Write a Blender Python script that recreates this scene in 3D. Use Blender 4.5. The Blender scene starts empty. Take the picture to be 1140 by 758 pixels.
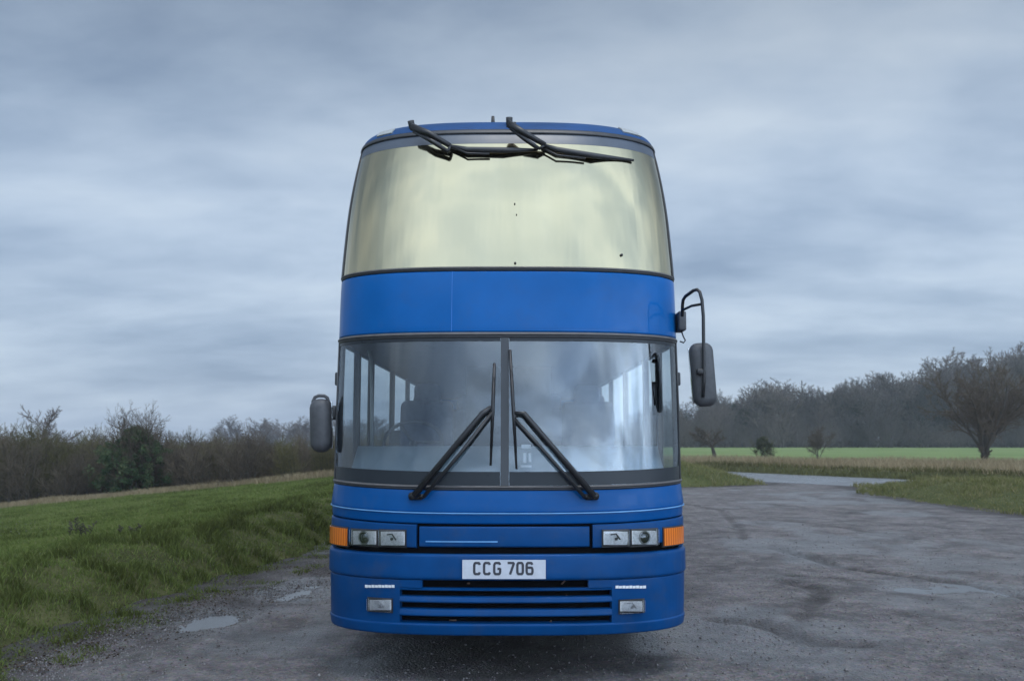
import bpy, math, random
import numpy as np
from mathutils import Vector, Matrix

random.seed(7); RNG = np.random.default_rng(7)
scene = bpy.context.scene
COL = scene.collection
R = math.radians

# ------------------------------------------------------------------ camera model (photo pixels, 1140 x 758)
F, CX, CY, HZ, EYE = 1106.0, 570.0, 379.0, 487.0, 1.68
PITCH = math.atan((HZ - CY) / F)
cp, sp = math.cos(PITCH), math.sin(PITCH)

def at(px, py, Y):
    """point on the line of sight of a pixel at distance Y ahead"""
    a, v = (px - CX) / F, (CY - py) / F
    dy, dz = cp - sp * v, sp + cp * v
    return Vector((a / dy * Y, Y, EYE + dz / dy * Y))

def gnd(px, py, z=0.0):
    a, v = (px - CX) / F, (CY - py) / F
    dy, dz = cp - sp * v, sp + cp * v
    t = (z - EYE) / dz
    return (a * t, dy * t)

# ------------------------------------------------------------------ small helpers
def tag(o, label=None, cat=None, group=None, kind=None):
    if label: o['label'] = label
    if cat: o['category'] = cat
    if group: o['group'] = group
    if kind: o['kind'] = kind
    return o

def empty(name, loc, rz=0.0):
    o = bpy.data.objects.new(name, None); COL.objects.link(o)
    o.location = loc; o.rotation_euler = (0, 0, rz); o.empty_display_size = 0.2
    return o

def link_mesh(name, me, mat=None, parent=None):
    o = bpy.data.objects.new(name, me); COL.objects.link(o)
    if mat is not None and len(me.materials) == 0: me.materials.append(mat)
    if parent is not None: o.parent = parent
    return o

def np_mesh(name, verts, faces, k):
    """fast mesh from numpy arrays, all faces with k corners"""
    me = bpy.data.meshes.new(name)
    n, m = len(verts), len(faces)
    me.vertices.add(n); me.vertices.foreach_set('co', np.ascontiguousarray(verts, dtype=np.float32).ravel())
    me.loops.add(m * k); me.loops.foreach_set('vertex_index', np.ascontiguousarray(faces, dtype=np.int32).ravel())
    me.polygons.add(m)
    me.polygons.foreach_set('loop_start', np.arange(0, m * k, k, dtype=np.int32))
    me.update(calc_edges=True); me.validate()
    return me

def attr(me, name, vals):
    a = me.attributes.new(name, 'FLOAT', 'POINT')
    a.data.foreach_set('value', np.ascontiguousarray(vals, dtype=np.float32))

class MB:
    def __init__(self): self.v, self.f, self.s = [], [], []
    def add(self, vs, fs, smooth=False):
        b = len(self.v); self.v += [tuple(x) for x in vs]
        for f in fs: self.f.append([b + i for i in f]); self.s.append(smooth)
        return self
    def box(self, lo, hi, bev=0.0):
        x0, y0, z0 = lo; x1, y1, z1 = hi
        if bev <= 0:
            vs = [(x0,y0,z0),(x1,y0,z0),(x1,y1,z0),(x0,y1,z0),(x0,y0,z1),(x1,y0,z1),(x1,y1,z1),(x0,y1,z1)]
            return self.add(vs, [(0,3,2,1),(4,5,6,7),(0,1,5,4),(1,2,6,5),(2,3,7,6),(3,0,4,7)])
        c = Vector(((x0+x1)/2,(y0+y1)/2,(z0+z1)/2)); h = Vector(((x1-x0)/2,(y1-y0)/2,(z1-z0)/2))
        return self.rbox(c, h, bev)
    def rbox(self, c, h, r, rot=None, n=3):
        """rounded box by stretching a subdivided sphere octant-wise"""
        r = min(r, min(h) * .999); seg = 4 * n
        vs, fs = [], []
        lat = []
        for half in (0, 1):
            for i in range(n + 1):
                lat.append((-math.pi/2 + (math.pi/2) * i / n if half == 0 else (math.pi/2) * i / n, half))
        lon = []
        for q in range(4):
            for i in range(n + 1): lon.append(((math.pi/2) * (q + i / n), q))
        for la, half in lat:
            for lo, q in lon:
                sx = 1 if q in (0, 3) else -1; sy = 1 if q in (0, 1) else -1; sz = 1 if half else -1
                p = Vector((sx*(h[0]-r) + r*math.cos(la)*math.cos(lo), sy*(h[1]-r) + r*math.cos(la)*math.sin(lo), sz*(h[2]-r) + r*math.sin(la)))
                if rot is not None: p = rot @ p
                vs.append(Vector(c) + p)
        m = len(lon)
        for i in range(len(lat) - 1):
            for j in range(m):
                fs.append((i*m+j, i*m+(j+1) % m, (i+1)*m+(j+1) % m, (i+1)*m+j))
        fs.append(tuple(range(m))[::-1]); fs.append(tuple((len(lat)-1)*m + j for j in range(m)))
        return self.add(vs, fs, True)
    def tube(self, pts, r, n=8, closed=False):
        pts = [Vector(p) for p in pts]; k = len(pts)
        rs = r if isinstance(r, (list, tuple)) else [r] * k
        vs, fs = [], []; up = None
        for i, p in enumerate(pts):
            a = pts[i-1] if (i > 0 or closed) else p; b = pts[(i+1) % k] if (i < k-1 or closed) else p
            d = (b - a).normalized()
            if up is None:
                up = Vector((0,0,1)) if abs(d.z) < .9 else Vector((1,0,0))
            s = d.cross(up).normalized(); up = s.cross(d).normalized()
            for j in range(n):
                t = 2*math.pi*j/n
                vs.append(p + (s*math.cos(t) + up*math.sin(t)) * rs[i])
        for i in range(k if closed else k-1):
            for j in range(n):
                fs.append((i*n+j, i*n+(j+1) % n, ((i+1) % k)*n+(j+1) % n, ((i+1) % k)*n+j))
        if not closed:
            fs.append(tuple(range(n))[::-1]); fs.append(tuple((k-1)*n+j for j in range(n)))
        return self.add(vs, fs, True)
    def lathe(self, prof, c, axis='x', n=32):
        """prof: (radius, offset along axis)"""
        vs, fs = [], []
        for r, t in prof:
            for j in range(n):
                a = 2*math.pi*j/n
                q = (t, r*math.cos(a), r*math.sin(a)) if axis == 'x' else ((r*math.cos(a), t, r*math.sin(a)) if axis == 'y' else (r*math.cos(a), r*math.sin(a), t))
                vs.append(Vector(c) + Vector(q))
        for i in range(len(prof)-1):
            for j in range(n): fs.append((i*n+j, i*n+(j+1) % n, (i+1)*n+(j+1) % n, (i+1)*n+j))
        return self.add(vs, fs, True)
    def build(self, name, mat, parent=None, origin=None, flat=False):
        o = Vector(origin) if origin is not None else Vector((0,0,0))
        me = bpy.data.meshes.new(name)
        me.from_pydata([tuple(Vector(v) - o) for v in self.v], [], self.f)
        if not flat: me.polygons.foreach_set('use_smooth', self.s)
        me.update()
        import bmesh
        bm = bmesh.new(); bm.from_mesh(me); bmesh.ops.recalc_face_normals(bm, faces=bm.faces); bm.to_mesh(me); bm.free()
        return link_mesh(name, me, mat, parent)

def vhash(ix, iy, s):
    h = (ix.astype(np.int64) * 374761393 + iy.astype(np.int64) * 668265263 + s * 1442695041) & 0xFFFFFFFF
    h = ((h ^ (h >> 13)) * 1274126177) & 0xFFFFFFFF
    return ((h ^ (h >> 16)) & 0xFFFF) / 65535.0

def vnoise(x, y, s=0):
    x = np.asarray(x, float); y = np.asarray(y, float)
    ix, iy = np.floor(x), np.floor(y); fx, fy = x-ix, y-iy
    fx = fx*fx*(3-2*fx); fy = fy*fy*(3-2*fy)
    a, b = vhash(ix, iy, s), vhash(ix+1, iy, s); c, d = vhash(ix, iy+1, s), vhash(ix+1, iy+1, s)
    return (a*(1-fx)+b*fx)*(1-fy) + (c*(1-fx)+d*fx)*fy

def fbm(x, y, s=0, o=4):
    t, a, n = 0, .5, 0
    for i in range(o):
        t = t + a*vnoise(np.asarray(x)*2**i, np.asarray(y)*2**i, s+i*17); n += a; a *= .5
    return t / n

def ss(x, a, b):
    t = np.clip((x-a)/(b-a), 0, 1); return t*t*(3-2*t)

# ------------------------------------------------------------------ materials
class NT:
    def __init__(self, name):
        self.m = bpy.data.materials.new(name); self.m.use_nodes = True
        self.t = self.m.node_tree; self.t.nodes.clear()
        self.out = self.n('ShaderNodeOutputMaterial')
    def n(self, kind, **kw):
        nd = self.t.nodes.new(kind)
        for k, v in kw.items():
            if k.startswith('_'): setattr(nd, k[1:], v)
            else: nd.inputs[k.replace('__', ' ')].default_value = v
        return nd
    def l(self, a, b): self.t.links.new(a, b)

def c4(c): return (c[0], c[1], c[2], 1.0)

def pbr(name, col, rough=.5, metal=0.0, coat=0.0, var=.12, scale=6.0, bump=0.0, bscale=80.0, spec=.5, rvar=.1, dirt=None):
    """principled with noise variation in colour and gloss"""
    k = NT(name)
    p = k.n('ShaderNodeBsdfPrincipled', Metallic=metal, Roughness=rough)
    p.inputs['Coat Weight'].default_value = coat; p.inputs['Coat Roughness'].default_value = .04
    p.inputs['Specular IOR Level'].default_value = spec
    tc = k.n('ShaderNodeTexCoord'); nz = k.n('ShaderNodeTexNoise', Scale=scale, Detail=5.0, Roughness=.6)
    k.l(tc.outputs['Object'], nz.inputs['Vector'])
    mr = k.n('ShaderNodeMapRange'); mr.inputs[1].default_value = .3; mr.inputs[2].default_value = .7
    mr.inputs[3].default_value = 1-var; mr.inputs[4].default_value = 1+var
    k.l(nz.outputs['Fac'], mr.inputs[0])
    mx = k.n('ShaderNodeVectorMath', _operation='SCALE'); mx.inputs[0].default_value = col[:3]
    k.l(mr.outputs[0], mx.inputs['Scale'])
    colout = mx.outputs[0]
    if dirt:
        dn = k.n('ShaderNodeTexNoise', Scale=dirt[1], Detail=6.0, Roughness=.7); k.l(tc.outputs['Object'], dn.inputs['Vector'])
        dr = k.n('ShaderNodeMapRange'); dr.inputs[1].default_value = .52; dr.inputs[2].default_value = .8; dr.inputs[3].default_value = 0; dr.inputs[4].default_value = dirt[2]
        k.l(dn.outputs['Fac'], dr.inputs[0])
        dm = k.n('ShaderNodeMix', _data_type='RGBA'); dm.inputs[7].default_value = c4(dirt[0])
        k.l(dr.outputs[0], dm.inputs[0]); k.l(colout, dm.inputs[6]); colout = dm.outputs[2]
    k.l(colout, p.inputs['Base Color'])
    r2 = k.n('ShaderNodeMapRange'); r2.inputs[1].default_value = .3; r2.inputs[2].default_value = .7
    r2.inputs[3].default_value = max(0, rough-rvar*rough); r2.inputs[4].default_value = min(1, rough+rvar*rough)
    k.l(nz.outputs['Fac'], r2.inputs[0]); k.l(r2.outputs[0], p.inputs['Roughness'])
    if bump:
        b2 = k.n('ShaderNodeTexNoise', Scale=bscale, Detail=4.0); k.l(tc.outputs['Object'], b2.inputs['Vector'])
        bp = k.n('ShaderNodeBump', Strength=bump, Distance=.01); k.l(b2.outputs['Fac'], bp.inputs['Height']); k.l(bp.outputs[0], p.inputs['Normal'])
    k.l(p.outputs[0], k.out.inputs[0])
    return k.m

M = {}
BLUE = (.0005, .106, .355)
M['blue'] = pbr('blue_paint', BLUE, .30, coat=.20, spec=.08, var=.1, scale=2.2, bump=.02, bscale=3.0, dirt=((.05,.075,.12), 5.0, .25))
M['roof_blue'] = pbr('darkened_roof_paint', (.012,.060,.175), .5, spec=.2, var=.2, scale=3)  # coach blue darkened to offset the overhead sun on the roof
M['blue_low'] = pbr('shaded_dirty_blue_paint', (.0005,.052,.180), .42, coat=.08, spec=.1, var=.16, scale=3.0, bump=.02, bscale=3.0, dirt=((.06,.065,.07), 4.0, .35))  # band blue darkened for the shading low on the front, plus patchy dirt
M['blue_mid'] = pbr('half_shaded_blue_paint', (.0005,.075,.26), .34, coat=.15, spec=.08, var=.12, scale=2.5, bump=.02, bscale=3.0, dirt=((.05,.065,.09), 5.0, .3))  # same blue, half darkened: shading between band and bumper put into the colour
M['stripe'] = pbr('pale_blue_line', (.12,.32,.60), .4, var=.2)
M['seam'] = pbr('filled_seam', (.02,.16,.50), .4, var=.2)
M['rubber'] = pbr('black_rubber', (.03,.03,.033), .42, var=.25, scale=20)
M['seal_grey'] = pbr('weathered_grey_rubber', (.095,.09,.09), .5, var=.2, scale=14)
M['seal_dark'] = pbr('satin_dark_divider', (.04,.045,.052), .45)
M['black'] = pbr('black_plastic', (.018,.018,.02), .38, var=.2, scale=20)
M['housing'] = pbr('textured_grey_plastic', (.068,.070,.076), .5, var=.2, scale=20, bump=.15, bscale=250)
M['void'] = pbr('recess_shade_black', (.006,.006,.007), .9, spec=.0)  # glossless near-black paints the shade inside gaps and recesses
M['under'] = pbr('muddy_underbody', (.03,.027,.025), .85, var=.3)
M['grey_int'] = pbr('dashboard_plastic', (.34,.41,.46), .55, var=.06)
M['border'] = pbr('printed_black_border', (.022,.027,.033), .30, var=.1, spec=.25)
M['dark_int'] = pbr('dark_interior_trim', (.045,.05,.055), .7)
M['light_int'] = pbr('pale_lining', (.42,.43,.42), .8)
M['seatcloth'] = pbr('blue_grey_seat_cloth', (.06,.07,.10), .9, var=.3, scale=40)
M['chrome'] = pbr('lamp_reflector', (.92,.92,.92), .35, metal=.15, var=.22, scale=55)
M['steel'] = pbr('bare_steel', (.5,.5,.5), .3, metal=1.0)
M['white'] = pbr('plate_reflective_white', (.52,.54,.59), .4, var=.06, scale=20, dirt=((.3,.28,.26), 9.0, .3))
M['letter'] = pbr('plate_black', (.03,.03,.04), .4)
M['tyre'] = pbr('tyre_rubber', (.022,.022,.022), .8, var=.3)
M['rim'] = pbr('painted_wheel', (.25,.26,.27), .5, metal=.3)
M['marker'] = pbr('frosted_marker_lens', (.36,.37,.36), .5)
M['sticker'] = pbr('white_sticker', (.75,.75,.76), .6)

def amber():
    k = NT('amber_lens')
    p = k.n('ShaderNodeBsdfPrincipled', Roughness=.22)
    p.inputs['Coat Weight'].default_value = .6
    tc = k.n('ShaderNodeTexCoord'); w = k.n('ShaderNodeTexWave', Scale=16.0, Distortion=.0); k.l(tc.outputs['Object'], w.inputs['Vector'])
    r = k.n('ShaderNodeMix', _data_type='RGBA'); r.inputs[6].default_value = c4((.55,.10,.006)); r.inputs[7].default_value = c4((.85,.22,.02))
    k.l(w.outputs['Fac'], r.inputs[0]); k.l(r.outputs[2], p.inputs['Base Color']); k.l(p.outputs[0], k.out.inputs[0]); return k.m
M['amber'] = amber()

def glass(name, tint, refl, rough=.01, wav=.0, boost=1.0, reflcol=(.9,.95,1.0)):
    """thin coated glazing: a see-through part and a mirror part that grows towards grazing"""
    k = NT(name)
    tr = k.n('ShaderNodeBsdfTransparent'); tr.inputs[0].default_value = c4(tint)
    gl = k.n('ShaderNodeBsdfGlossy', Roughness=rough); gl.inputs[0].default_value = c4(reflcol)
    fr = k.n('ShaderNodeFresnel', IOR=1.5)
    ad = k.n('ShaderNodeMath', _operation='MULTIPLY_ADD'); ad.inputs[1].default_value = boost; ad.inputs[2].default_value = refl; ad.use_clamp = True
    k.l(fr.outputs[0], ad.inputs[0])
    if wav:
        tc = k.n('ShaderNodeTexCoord'); mp = k.n('ShaderNodeMapping'); mp.inputs['Scale'].default_value = (1.6, 1, .5)
        nz = k.n('ShaderNodeTexNoise', Scale=1.5, Detail=2.0); k.l(tc.outputs['Object'], mp.inputs[0]); k.l(mp.outputs[0], nz.inputs['Vector'])
        bp = k.n('ShaderNodeBump', Strength=wav, Distance=.05); k.l(nz.outputs['Fac'], bp.inputs['Height']); k.l(bp.outputs[0], gl.inputs['Normal'])
    mx = k.n('ShaderNodeMixShader'); k.l(ad.outputs[0], mx.inputs[0]); k.l(tr.outputs[0], mx.inputs[1]); k.l(gl.outputs[0], mx.inputs[2])
    k.l(mx.outputs[0], k.out.inputs[0]); return k.m
M['glass'] = glass('windscreen_glass', (.88,.92,.94), .045, wav=.05, boost=.7)
M['sideglass'] = glass('side_window_glass', (.90,.92,.92), .01, boost=.15)
M['tint'] = glass('dark_tinted_glass', (.06,.065,.07), .10)
M['lens'] = glass('clear_lamp_lens', (.93,.94,.95), .03)
M['mirror'] = pbr('mirror_glass', (.85,.87,.88), .02, metal=1.0, var=.01)

def goldglass():
    k = NT('gold_mirror_film')
    p = k.n('ShaderNodeBsdfPrincipled', Metallic=1.0, Roughness=.10)
    tc = k.n('ShaderNodeTexCoord')
    mp = k.n('ShaderNodeMapping'); mp.inputs['Scale'].default_value = (2.2, 1.0, .35)
    k.l(tc.outputs['Object'], mp.inputs[0])
    nz = k.n('ShaderNodeTexNoise', Scale=1.6, Detail=3.0); k.l(mp.outputs[0], nz.inputs['Vector'])
    mx = k.n('ShaderNodeMix', _data_type='RGBA'); mx.inputs[6].default_value = c4((.445,.395,.255)); mx.inputs[7].default_value = c4((.52,.465,.315))
    k.l(nz.outputs['Fac'], mx.inputs[0])
    k.l(mx.outputs[2], p.inputs['Base Color'])
    bp = k.n('ShaderNodeBump', Strength=.12, Distance=.05); k.l(nz.outputs['Fac'], bp.inputs['Height']); k.l(bp.outputs[0], p.inputs['Normal'])
    k.l(p.outputs[0], k.out.inputs[0]); return k.m
M['gold'] = goldglass()

# ------------------------------------------------------------------ the coach: a curved front described once
ROWS = [  # photo y on the centre line, distance of the nose, half width seen in photo px
    (730, 7.02, 196.0), (707, 6.99, 198.2), (660, 6.97, 198.8), (617, 6.98, 198.6), (584, 6.99, 198.2), (543, 7.01, 195.8),
    (460, 7.06, 193.4), (374, 7.12, 190.2), (302, 7.17, 187.2), (260, 7.22, 183.4), (217, 7.29, 178.4), (170, 7.42, 169.6),
    (150, 7.51, 164.6), (144, 7.55, 162.6), (139.5, 7.62, 159.0), (137, 7.72, 154.0)]
XC = at(564.7, 543, 7.1).x
DEPTH, NEXP = .60, 3.0
_z, _y, _w = [], [], []
for py, Y, hw in ROWS:
    p = at(564.7, py, Y); _z.append(p.z); _y.append(Y)
    dep = (Y + .47) * cp + (p.z - EYE) * sp
    _w.append(hw / F * dep)
_z, _y, _w = np.array(_z), np.array(_y), np.array(_w)
_dy, _dw = np.gradient(_y, _z), np.gradient(_w, _z)
def herm(z, v, dv):
    z = min(max(z, _z[0]), _z[-1]); i = min(len(_z)-2, max(0, int(np.searchsorted(_z, z))-1)); h = _z[i+1]-_z[i]; t = (z-_z[i])/h
    return float(v[i]*(2*t**3-3*t*t+1) + dv[i]*h*(t**3-2*t*t+t) + v[i+1]*(3*t*t-2*t**3) + dv[i+1]*h*(t**3-t*t))
def Yz(z): return herm(z, _y, _dy)
def Wz(z): return herm(z, _w, _dw)
ZB, ZT = _z[0], _z[-1]
def zc(py):
    Y = float(np.interp(py, [r[0] for r in ROWS[::-1]], [r[1] for r in ROWS[::-1]]))
    return at(564.7, py, Y).z
def bow(u): return DEPTH * (1 - math.sqrt(max(0.0, 1 - min(1.0, abs(u)) ** NEXP)))
def surf(u, z): return Vector((XC + Wz(z) * u, Yz(z) + bow(u), z))
def nrm(u, z):
    u = max(-.9985, min(.9985, u)); e = 6e-4
    a = surf(u + e, z) - surf(u - e, z); b = surf(u, z + .01) - surf(u, z - .01)
    return a.cross(b).normalized()
def inv(px, py):
    u = (px - 564.7) / 195.0; z = zc(min(730, max(137, py)))
    for _ in range(60):
        u = max(-.99, min(.99, u))
        p = at(px, py, Yz(z) + bow(u))
        nu = (p.x - XC) / Wz(p.z)
        u = .5 * u + .5 * nu; z = .5 * z + .5 * p.z
    return max(-.99, min(.99, u)), z
def proj(p):
    dy, dz = p.y, p.z - EYE
    fw, up = dy*cp + dz*sp, dz*cp - dy*sp
    return CX + F*p.x/fw, CY - F*up/fw
def pt(px, py, off=0.0):
    qx, qy = px, py
    for _ in range(4 if abs(off) > .02 else 1):
        u, z = inv(qx, qy); p = surf(u, z) + nrm(u, z) * off
        if abs(off) > .02:
            a, b = proj(p); qx += px - a; qy += py - b
    return p
def uu(px, py): return inv(px, py)[0]

def usamples(u0, u1, n):
    th = lambda u: math.copysign(math.asin(min(1, abs(u)) ** (NEXP/2)), u)
    s0, s1 = th(u0), th(u1)
    out = []
    for i in range(n + 1):
        t = s0 + (s1 - s0) * i / n
        out.append(math.copysign(abs(math.sin(t)) ** (2/NEXP), t))
    # even samples near the middle as well, where the arc samples thin out
    ev = [u0 + (u1-u0) * i / n for i in range(1, n)]
    out = sorted(set([round(x, 5) for x in out + ev]))
    return out

def panel(mb, u0, u1, zb, zt, off=0.0, thick=.03, nu=24, nz=3, offb=None, rnd=0.0):
    """a solid sheet on the curved front between two heights (numbers or functions of u)"""
    us = usamples(u0, u1, nu); m = len(us)
    fb = zb if callable(zb) else (lambda u: zb); ft = zt if callable(zt) else (lambda u: zt)
    vo, vi = [], []
    rows = [(k / nz, 0.0, 0) for k in range(nz + 1)]
    if rnd:                                    # rounded top and bottom edges: quarter-circle profile
        arcs = [(rnd*(1-math.sin(R(a))), rnd*(1-math.cos(R(a)))) for a in (0, 25, 50, 70, 90)]
        arcs = arcs[::-1]                      # (distance in from the edge, drop)
        q = [(d_, dr) for d_, dr in [(rnd*(1-math.cos(R(a))), rnd*(1-math.sin(R(a)))) for a in (0, 20, 45, 70, 90)]]
        rows = [(('b', d_), dr, 1) for d_, dr in q] + rows[1:-1] + [(('t', d_), dr, 1) for d_, dr in q[::-1]]
        nz = len(rows) - 1
    for k, (fr, drop, edge) in enumerate(rows):
        for u in us:
            a, b = fb(u), ft(u)
            if edge: fk = min(.5, fr[1]/max(1e-6, b-a)); fk = fk if fr[0] == 'b' else 1-fk
            else: fk = fr
            z = a + (b - a) * fk
            o = (off if offb is None else offb + (off - offb) * fk) - drop
            n = nrm(u, z); s = surf(u, z)
            vo.append(s + n * o); vi.append(s + n * (o - thick))
    N = len(vo); fs = []
    for k in range(nz):
        for j in range(m - 1):
            a = k*m+j; fs.append((a, a+1, a+m+1, a+m)); fs.append((N+a, N+a+m, N+a+m+1, N+a+1))
    mb.add(vo + vi, fs, True)
    mb.v += [tuple(p) for p in vo + vi]
    b = len(mb.v) - 2*N
    ed = []
    for j in range(m-1):
        ed.append((b+j, b+N+j, b+N+j+1, b+j+1)); q = b+nz*m+j; ed.append((q, q+1, q+N+1, q+N))
    for k in range(nz):
        q = b+k*m; ed.append((q, q+m, q+m+N, q+N)); q = b+k*m+m-1; ed.append((q, q+N, q+N+m, q+m))
    for f in ed: mb.f.append(list(f)); mb.s.append(False)
    return mb

YR = 18.6                                            # rear of the coach
BUS = empty('double_deck_coach', (XC, 7.0, 0.0))
tag(BUS, 'tall blue double deck coach with gold mirrored upper windscreen, plate CCG 706', 'coach')
BO = (XC, 7.0, 0.0)
def P(mb, name, mat, parent=None, label=None):
    # mark sharp edges by face angle so that flat closed sides stay crisp
    o = mb.build(name, M[mat] if isinstance(mat, str) else mat, parent or BUS, BO)
    if label: o['label'] = label
    return o
def pix_panel(mb, x0, x1, y0, y1, off=0.0, thick=.02, nu=6, nz=2):
    """a panel whose corners sit at photo positions, following the bow"""
    ym = (y0 + y1) / 2
    u0, u1 = uu(x0, ym), uu(x1, ym)
    um = inv((x0 + x1) / 2, y1)[1]; ut = inv((x0 + x1) / 2, y0)[1]
    return panel(mb, u0, u1, um, ut, off, thick, nu, nz)

# --- heights of the seams
z706, z694, z686, z678, z671, z664, z657, z654, z646 = [zc(y) for y in (706.5, 694, 686, 678, 671, 664, 657.5, 654.5, 646)]
z617, z610, z585, z571, z546, z540 = [zc(y) for y in (616.5, 610, 584.5, 571.5, 545.5, 540.5)]
z374, z369, z302, z296, z160, z149, z145 = [zc(y) for y in (374, 369.5, 301.5, 296.5, 160, 149.5, 145)]
sweep = lambda u: .030 * abs(u) ** 3                # the belt line rises a little towards the corners
rise = lambda z, k=1.0: (lambda u: z + k * sweep(u))

# --- lower front: bumper
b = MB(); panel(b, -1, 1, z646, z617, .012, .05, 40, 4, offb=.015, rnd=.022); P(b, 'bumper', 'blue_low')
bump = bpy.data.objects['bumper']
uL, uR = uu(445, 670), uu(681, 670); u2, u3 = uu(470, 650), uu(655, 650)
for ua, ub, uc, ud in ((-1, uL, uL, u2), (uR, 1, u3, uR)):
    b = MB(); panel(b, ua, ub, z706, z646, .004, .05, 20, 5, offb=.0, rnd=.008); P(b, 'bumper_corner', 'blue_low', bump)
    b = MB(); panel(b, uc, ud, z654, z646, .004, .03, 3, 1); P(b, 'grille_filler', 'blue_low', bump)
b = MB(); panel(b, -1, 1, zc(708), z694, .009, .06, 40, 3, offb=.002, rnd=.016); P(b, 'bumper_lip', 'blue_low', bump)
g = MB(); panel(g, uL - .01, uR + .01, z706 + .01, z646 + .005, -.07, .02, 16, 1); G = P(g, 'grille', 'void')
for a, c in ((z657, z654), (z671, z664), (z686, z678)):
    s = MB(); panel(s, uL, uR, a, c, -.004, .03, 18, 2, offb=.012, rnd=.013); P(s, 'slat', 'blue_low', G)
# a few twigs and rusty bracket ends caught in the grille
RUST = pbr('rusty_bracket', (.12,.07,.05), .8)
for px, py, dx, dy in ((625, 650, 4, -4), (500, 690, 8, 0), (614, 690, -2, 3), (630, 662, 3, 2), (520, 649, 3, 0)):
    s = MB(); s.tube([pt(px, py, -.05), pt(px+dx, py+dy, -.045)], .006, 5); P(s, 'grille_bracket', RUST, G)

# --- lamp band, centre flap, apron
b = MB(); panel(b, -1, 1, z617 - .03, z546, -.035, .03, 30, 3); P(b, 'dark_gap_backing', 'void')  # black sheet behind the panels, makes the gaps read as deep shade
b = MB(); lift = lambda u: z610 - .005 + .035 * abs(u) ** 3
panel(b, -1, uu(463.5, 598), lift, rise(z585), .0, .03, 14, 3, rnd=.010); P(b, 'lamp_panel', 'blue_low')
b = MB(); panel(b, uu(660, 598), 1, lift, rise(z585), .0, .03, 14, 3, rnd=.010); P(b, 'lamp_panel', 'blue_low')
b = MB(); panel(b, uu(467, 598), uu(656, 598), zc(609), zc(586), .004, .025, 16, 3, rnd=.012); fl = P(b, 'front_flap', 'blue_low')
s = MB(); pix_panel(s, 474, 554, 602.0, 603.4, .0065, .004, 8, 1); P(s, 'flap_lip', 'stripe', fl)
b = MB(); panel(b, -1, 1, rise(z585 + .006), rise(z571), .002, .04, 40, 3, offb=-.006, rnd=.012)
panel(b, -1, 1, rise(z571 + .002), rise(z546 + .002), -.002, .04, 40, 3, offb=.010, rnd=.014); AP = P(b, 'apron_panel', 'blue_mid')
s = MB(); panel(s, -1, 1, rise(z571 - .003), rise(z571 + .005), .014, .006, 40, 1); P(s, 'ridge_highlight', 'stripe', AP)  # pale line paints the highlight along the apron ridge

# --- lamps
def lamp(px0, px1, py0, py1, kind):
    f = MB(); pix_panel(f, px0-1.6, px1+1.6, py0-1.6, py1+1.6, .006, .02)
    h = P(f, 'fog_light' if kind == 'fog' else 'headlight', 'rubber')
    r = MB(); pix_panel(r, px0, px1, py0, py1, .009, .004, 6, 3)
    P(r, 'reflector', 'chrome', h)
    u, z = inv((px0+px1)/2, (py0+py1)/2); c = surf(u, z); n = nrm(u, z)
    q = MB(); t = n.cross(Vector((0,0,1))).normalized(); up = t.cross(n)
    def disc(rad, o, dome, nn=20, rings=4):
        vs = [c + n*(o+dome)]; fs = []
        for i in range(1, rings+1):
            rr = rad*i/rings
            for j in range(nn):
                a = 2*math.pi*j/nn
                vs.append(c + n*(o + dome*(1-(i/rings)**2)) + (t*math.cos(a) + up*math.sin(a))*rr)
        for j in range(nn):
            fs.append((0, 1+j, 1+(j+1) % nn))
            for i in range(rings-1):
                x = 1+i*nn; fs.append((x+j, x+nn+j, x+nn+(j+1) % nn, x+(j+1) % nn))
        q.add(vs, fs, True)
    if kind == 'dip':
        disc(.040, .010, .012); P(q, 'projector_lens', 'tint', h)
        rr = MB(); rr.tube([c + n*.012 + (t*math.cos(a) + up*math.sin(a))*.043 for a in [2*math.pi*i/20 for i in range(20)]], .005, 6, True); P(rr, 'lens_ring', 'steel', h)
    else:
        q.tube([c + n*.012 - up*.004, c + n*.026 - up*.004], .010, 8)
        q.tube([c + n*.012 + t*.04 + up*.025, c + n*.015 + t*.0 + up*.03, c + n*.015 - t*.03 - up*.01], .005, 6)
        P(q, 'bulb', 'housing' if kind != 'fog' else 'sticker', h)
    L = MB(); pix_panel(L, px0, px1, py0, py1, .032, .003, 6, 3); P(L, 'lens', 'lens', h)
    e = MB()
    e_ = [pt(px0, py0, .026), pt(px1, py0, .026), pt(px1, py1, .026), pt(px0, py1, .026)]
    e.tube(e_, .006, 6, True); P(e, 'bezel', 'rubber', h)
lamp(392.5, 419.5, 590, 606.5, 'dip'); lamp(423.5, 451, 590.5, 607.5, 'main')
lamp(671.5, 699, 590.5, 607, 'main'); lamp(703, 730.5, 589.5, 606.5, 'dip')
lamp(411, 436, 666.5, 679.5, 'fog'); lamp(690, 715.5, 668, 681, 'fog')
for x0, x1 in ((369.2, 387.3), (738.2, 759.0)):
    m = MB(); pix_panel(m, x0-.8, x1+.5, 585.5, 607.5, .006, .02, 6, 2); h = P(m, 'indicator', 'rubber')
    m = MB(); pix_panel(m, x0, x1, 587, 606, .016, .012, 8, 4); P(m, 'amber_lens', 'amber', h)
for x0, x1, y0 in ((407, 440, 650.6), (685, 719, 651.4)):
    m = MB(); w = (x1-x0)/9
    for i in range(9): pix_panel(m, x0+i*w, x0+(i+.86)*w, y0+.3*(i % 2), y0+3.0, .008, .004, 1, 1)
    P(m, 'bumper_vent_marks', 'sticker')

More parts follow.
